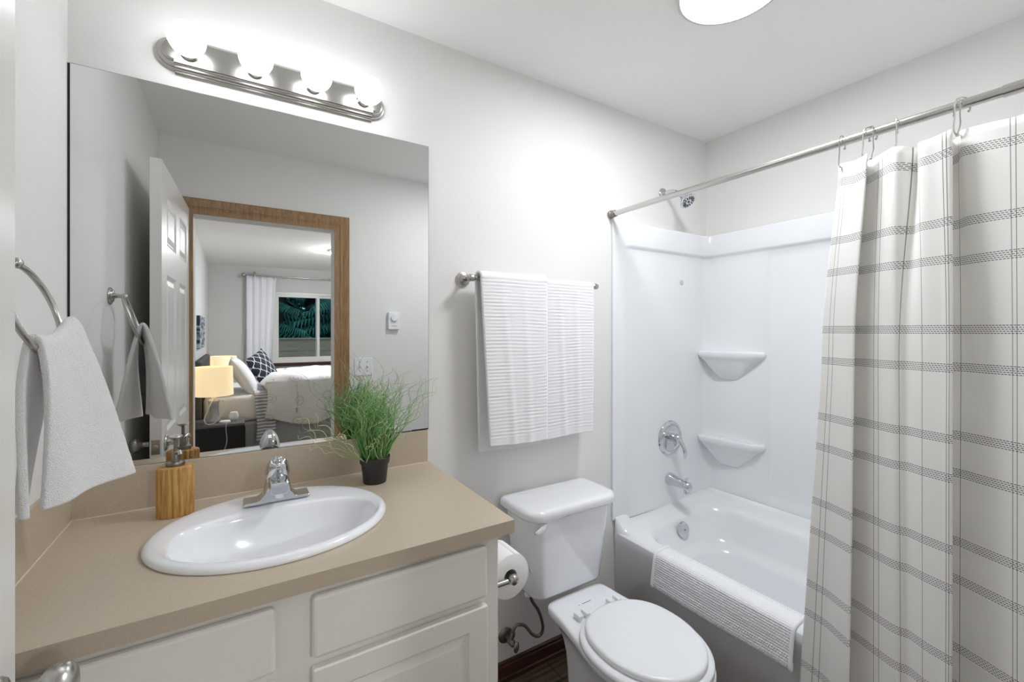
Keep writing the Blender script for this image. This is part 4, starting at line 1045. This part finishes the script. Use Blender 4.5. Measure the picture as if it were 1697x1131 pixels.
xx = Vector((.149, -.30, .096)).normalized(); yy = Vector((-.208, .05, .335)); yy = (yy - xx*yy.dot(xx)).normalized(); nrm = xx.cross(yy)
tp.rotation_euler = Matrix((xx, yy, nrm)).transposed().to_euler()
pillow('cushion', 'teal', (1.46, -5.20, .86), .18, .26, .06, (0, .25, 0), 'pale teal cushion lying on the foot of the bed', 'cushion')
# duvet: puffy slab with a drop over the near side
def dv(u, v):
    x = lerp(.245, 1.80, u)
    edge = max(0, 1-u/.10)
    s = v                                     # 0 hem on the near side -> 1 far side
    if s < .26:
        k = s/.26; y = BY0 + .075 + .03*math.sin(k*PI*.9); z = lerp(.40+.05*math.sin(x*7)+.035*noise.noise(Vector((x*3, 0, 1))), .80, k)
    elif s < .36:
        a = (s-.26)/.10*PI/2; y = BY0 + .075 - .09*(1-math.cos(a)); z = .80 + .09*math.sin(a)
    else:
        k = (s-.36)/.64; y = lerp(BY0-.015, BY1-.06, k); z = .89 - .02*k
    bmp = .045*noise.noise(Vector((x*3.1, y*3.3, z*2))) + .018*noise.noise(Vector((x*8, y*8, z*7)))
    z += bmp*(.9 if s > .3 else .15) - .10*edge*edge*(1 if s > .3 else .0)
    if s <= .36: y += .5*abs(bmp) + .012*math.sin(x*16+2)*(1-s/.36)
    return (x + (.03*math.sin(s*9) if u < .2 else 0), y, z)
du = MB().grid(dv, 90, 90, lambda u, v: (u*1.55, v*1.9)).build('duvet', 'duvet', None, ang=180, solid=.035, soff=-1, org=(1.0, -4.7, .8))
tag(du, 'puffy white duvet with pale medallions over the bed', 'duvet')
def st_(u, v):
    x = lerp(.165, .345, u)
    if v < .55: k = v/.55; y = BY0+.014+.018*math.sin(k*PI)+.010*math.sin(u*9+1); z = lerp(.20, .685, k)
    elif v < .65: a = (v-.55)/.10*PI/2; y = BY0+.014-.03*(1-math.cos(a)); z = .685+.035*math.sin(a)
    else: k = (v-.65)/.35; y = BY0-.016-.5*k; z = .72+.01*math.sin(k*9)
    return (x+.012*math.sin(v*7), y, z)
bs = MB().grid(st_, 16, 60, lambda u, v: (u*.2, v*1.05)).build('bed_sheet', 'stripe', None, ang=180, solid=.008, soff=1, org=(.25, -4.0, .7))
tag(bs, 'grey and white striped sheet folded out below the duvet', 'sheet')
# window dressing
crod = thing('bedroom_curtain_rod', (1.2, BYF+.10, 2.285), 'grey curtain rod with ball end above the bedroom window', 'curtain rod')
MB().tube([(.10, BYF+.10, 2.285), (2.5, BYF+.10, 2.285)], .011, 14).build('rod', 'nickel', crod)
MB().sphere((.085, BYF+.10, 2.285), .034, 20, 12).build('finial', 'nickel', crod)
MB().tube([(.235, BYF, 2.285), (.235, BYF+.10, 2.285)], .010, 12).build('bracket', 'nickel', crod)
MB().sphere((.235, BYF+.10, 2.293), .036, 18, 10, (.6, .7, 1.5)).build('bracket_cap', 'nickel', crod)
def cfn(u, v):
    z = lerp(.25, 2.272, v); w_ = lerp(.40, .42, v)
    x = .125 + u*w_ + (.05*(u-.0)*(1-abs(v-.35)*1.2) if v < .9 else 0)*-1*0
    x = .12 + u*(.420 - .125*(1-v)*u)
    y = BYF+.10 + .020*math.sin(u*2*PI*4.2+.4*v) + .006*math.sin(u*23)
    return (x, y, z)
bc = MB().grid(cfn, 120, 24).build('bedroom_curtain', 'sheer', None, ang=180, solid=.002, org=(.3, BYF+.1, 2.2))
tag(bc, 'white gathered curtain panel beside the bedroom window', 'curtain')
cw = MB().tube(cat([(.105, BYF+.03, 1.75), (.085, BYF+.03, 1.3), (.07, BYF+.03, .9), (.072, BYF+.03, .3)], 6), .0035, 8).build('blind_cord', 'plastic', None, org=(.07, BYF+.03, 1.2))
tag(cw, 'thin white cord hanging on the wall beside bedroom curtain', 'cord')
ar = thing('wall_art', (BXL, -4.78, 1.38), 'abstract grey and black canvas above the headboard', 'picture')
MB().box(BXL, BXL+.03, -5.21, -4.34, 1.195, 1.56).build('canvas', 'art', ar, smooth=False, bevel=.003)
dm = thing('bedroom_ceiling_light', (1.19, -4.60, H), 'round ceiling light of the bedroom, mostly behind doorway edge', 'ceiling light')
MB().lathe([(0, 0), (.185, 0), (.19, -.006), (.185, -.018), (.17, -.022), (0, -.022)], (1.19, -4.6, H), n=48).build('trim_ring', 'white', dm)
MB().lathe([(0, -.022), (.168, -.022), (.160, -.045), (.12, -.070), (.05, -.083), (0, -.085)], (1.19, -4.6, H), n=48).build('diffuser', 'dome', dm, ang=180)

# ================================================================== OUTSIDE THE WINDOW
fe = thing('wooden_fence', (2.0, -11.0, -.32), 'brown board fence beyond the bedroom window', 'fence')
for k in range(5):
    MB().box(-3.6, 9.0, -11.0-.004*(k % 2), -10.97-.004*(k % 2), -.30+k*.295, -.012+k*.295).build('fence_board', 'fence', fe, smooth=False)
MB().box(-3.6, 9.0, -11.06, -10.93, 1.175, 1.215).build('cap_rail', 'fence', fe, smooth=False)
for k in range(6): MB().box(-3.4+k*2.4, -3.3+k*2.4, -11.10, -11.005, -.32, 1.17).build('fence_post', 'fence', fe, smooth=False)
rt = random.Random(5)
TREES = [(1.0, -13.6, .17, 'slender dark trunk just behind the fence'), (2.1, -14.8, .22, 'thick dark trunk behind the fence, framed by the window pane'), (2.9, -13.4, .15, 'thin tree close behind the fence'), (3.7, -15.6, .26, 'broad old tree behind the fence'), (.3, -16.0, .22, 'tall tree behind the fence near the white curtain'), (4.6, -14.2, .2, 'straight tree behind the fence past the window divider'), (1.6, -18.5, .24, 'distant tree in the gap between trunks'), (5.4, -17.5, .3, 'distant broad conifer beyond the fence'), (-.4, -19.0, .26, 'distant conifer at the curtain side of the window'), (3.0, -19.5, .28, 'distant conifer behind the broad old tree'), (6.6, -20.0, .3, 'farthest conifer past the window divider')]
for k, (x, y, r, lab) in enumerate(TREES):
    t = thing('conifer_tree', (x, y, -.32), lab, 'tree', 'conifers behind the fence')
    P = [(x+.12*math.sin(h*.7+k), y, -.32+h) for h in (0, .5, 1.5, 3, 5, 7.5, 10)]
    MB().tube(P, [r*1.35, r*1.1, r, r*.92, r*.8, r*.6, r*.35], 14).build('trunk', 'bark', t)
    mb = MB()
    for q in range(120):
        a = rt.uniform(0, 2*PI); h = rt.uniform(1.2, 8.5); L = rt.uniform(.7, 1.7)*(1.15-h/14); z0 = -.32+h
        d = Vector((math.cos(a), math.sin(a), -.25)); s = Vector((-math.sin(a), math.cos(a), 0)); c = Vector((x, y, z0))
        for e in range(13):
            f = .15+.85*e/12; wd = .19*(1-.6*f)*L
            p = c + d*L*f
            for sg in (-1, 1):
                tip = p + s*sg*wd*1.5 + d*.12 + Vector((0, 0, -.12-.1*rt.random()))
                w3 = Vector((0, 0, .05)); b0 = p-d*.03
                mb.add([b0, p+d*.045, tip, b0+w3, p+d*.045+w3, tip+w3*.3], [(0,2,1), (3,4,5), (0,1,4,3), (1,2,5,4), (2,0,3,5)])
    mb.build('foliage', 'leaf', t, smooth=False)
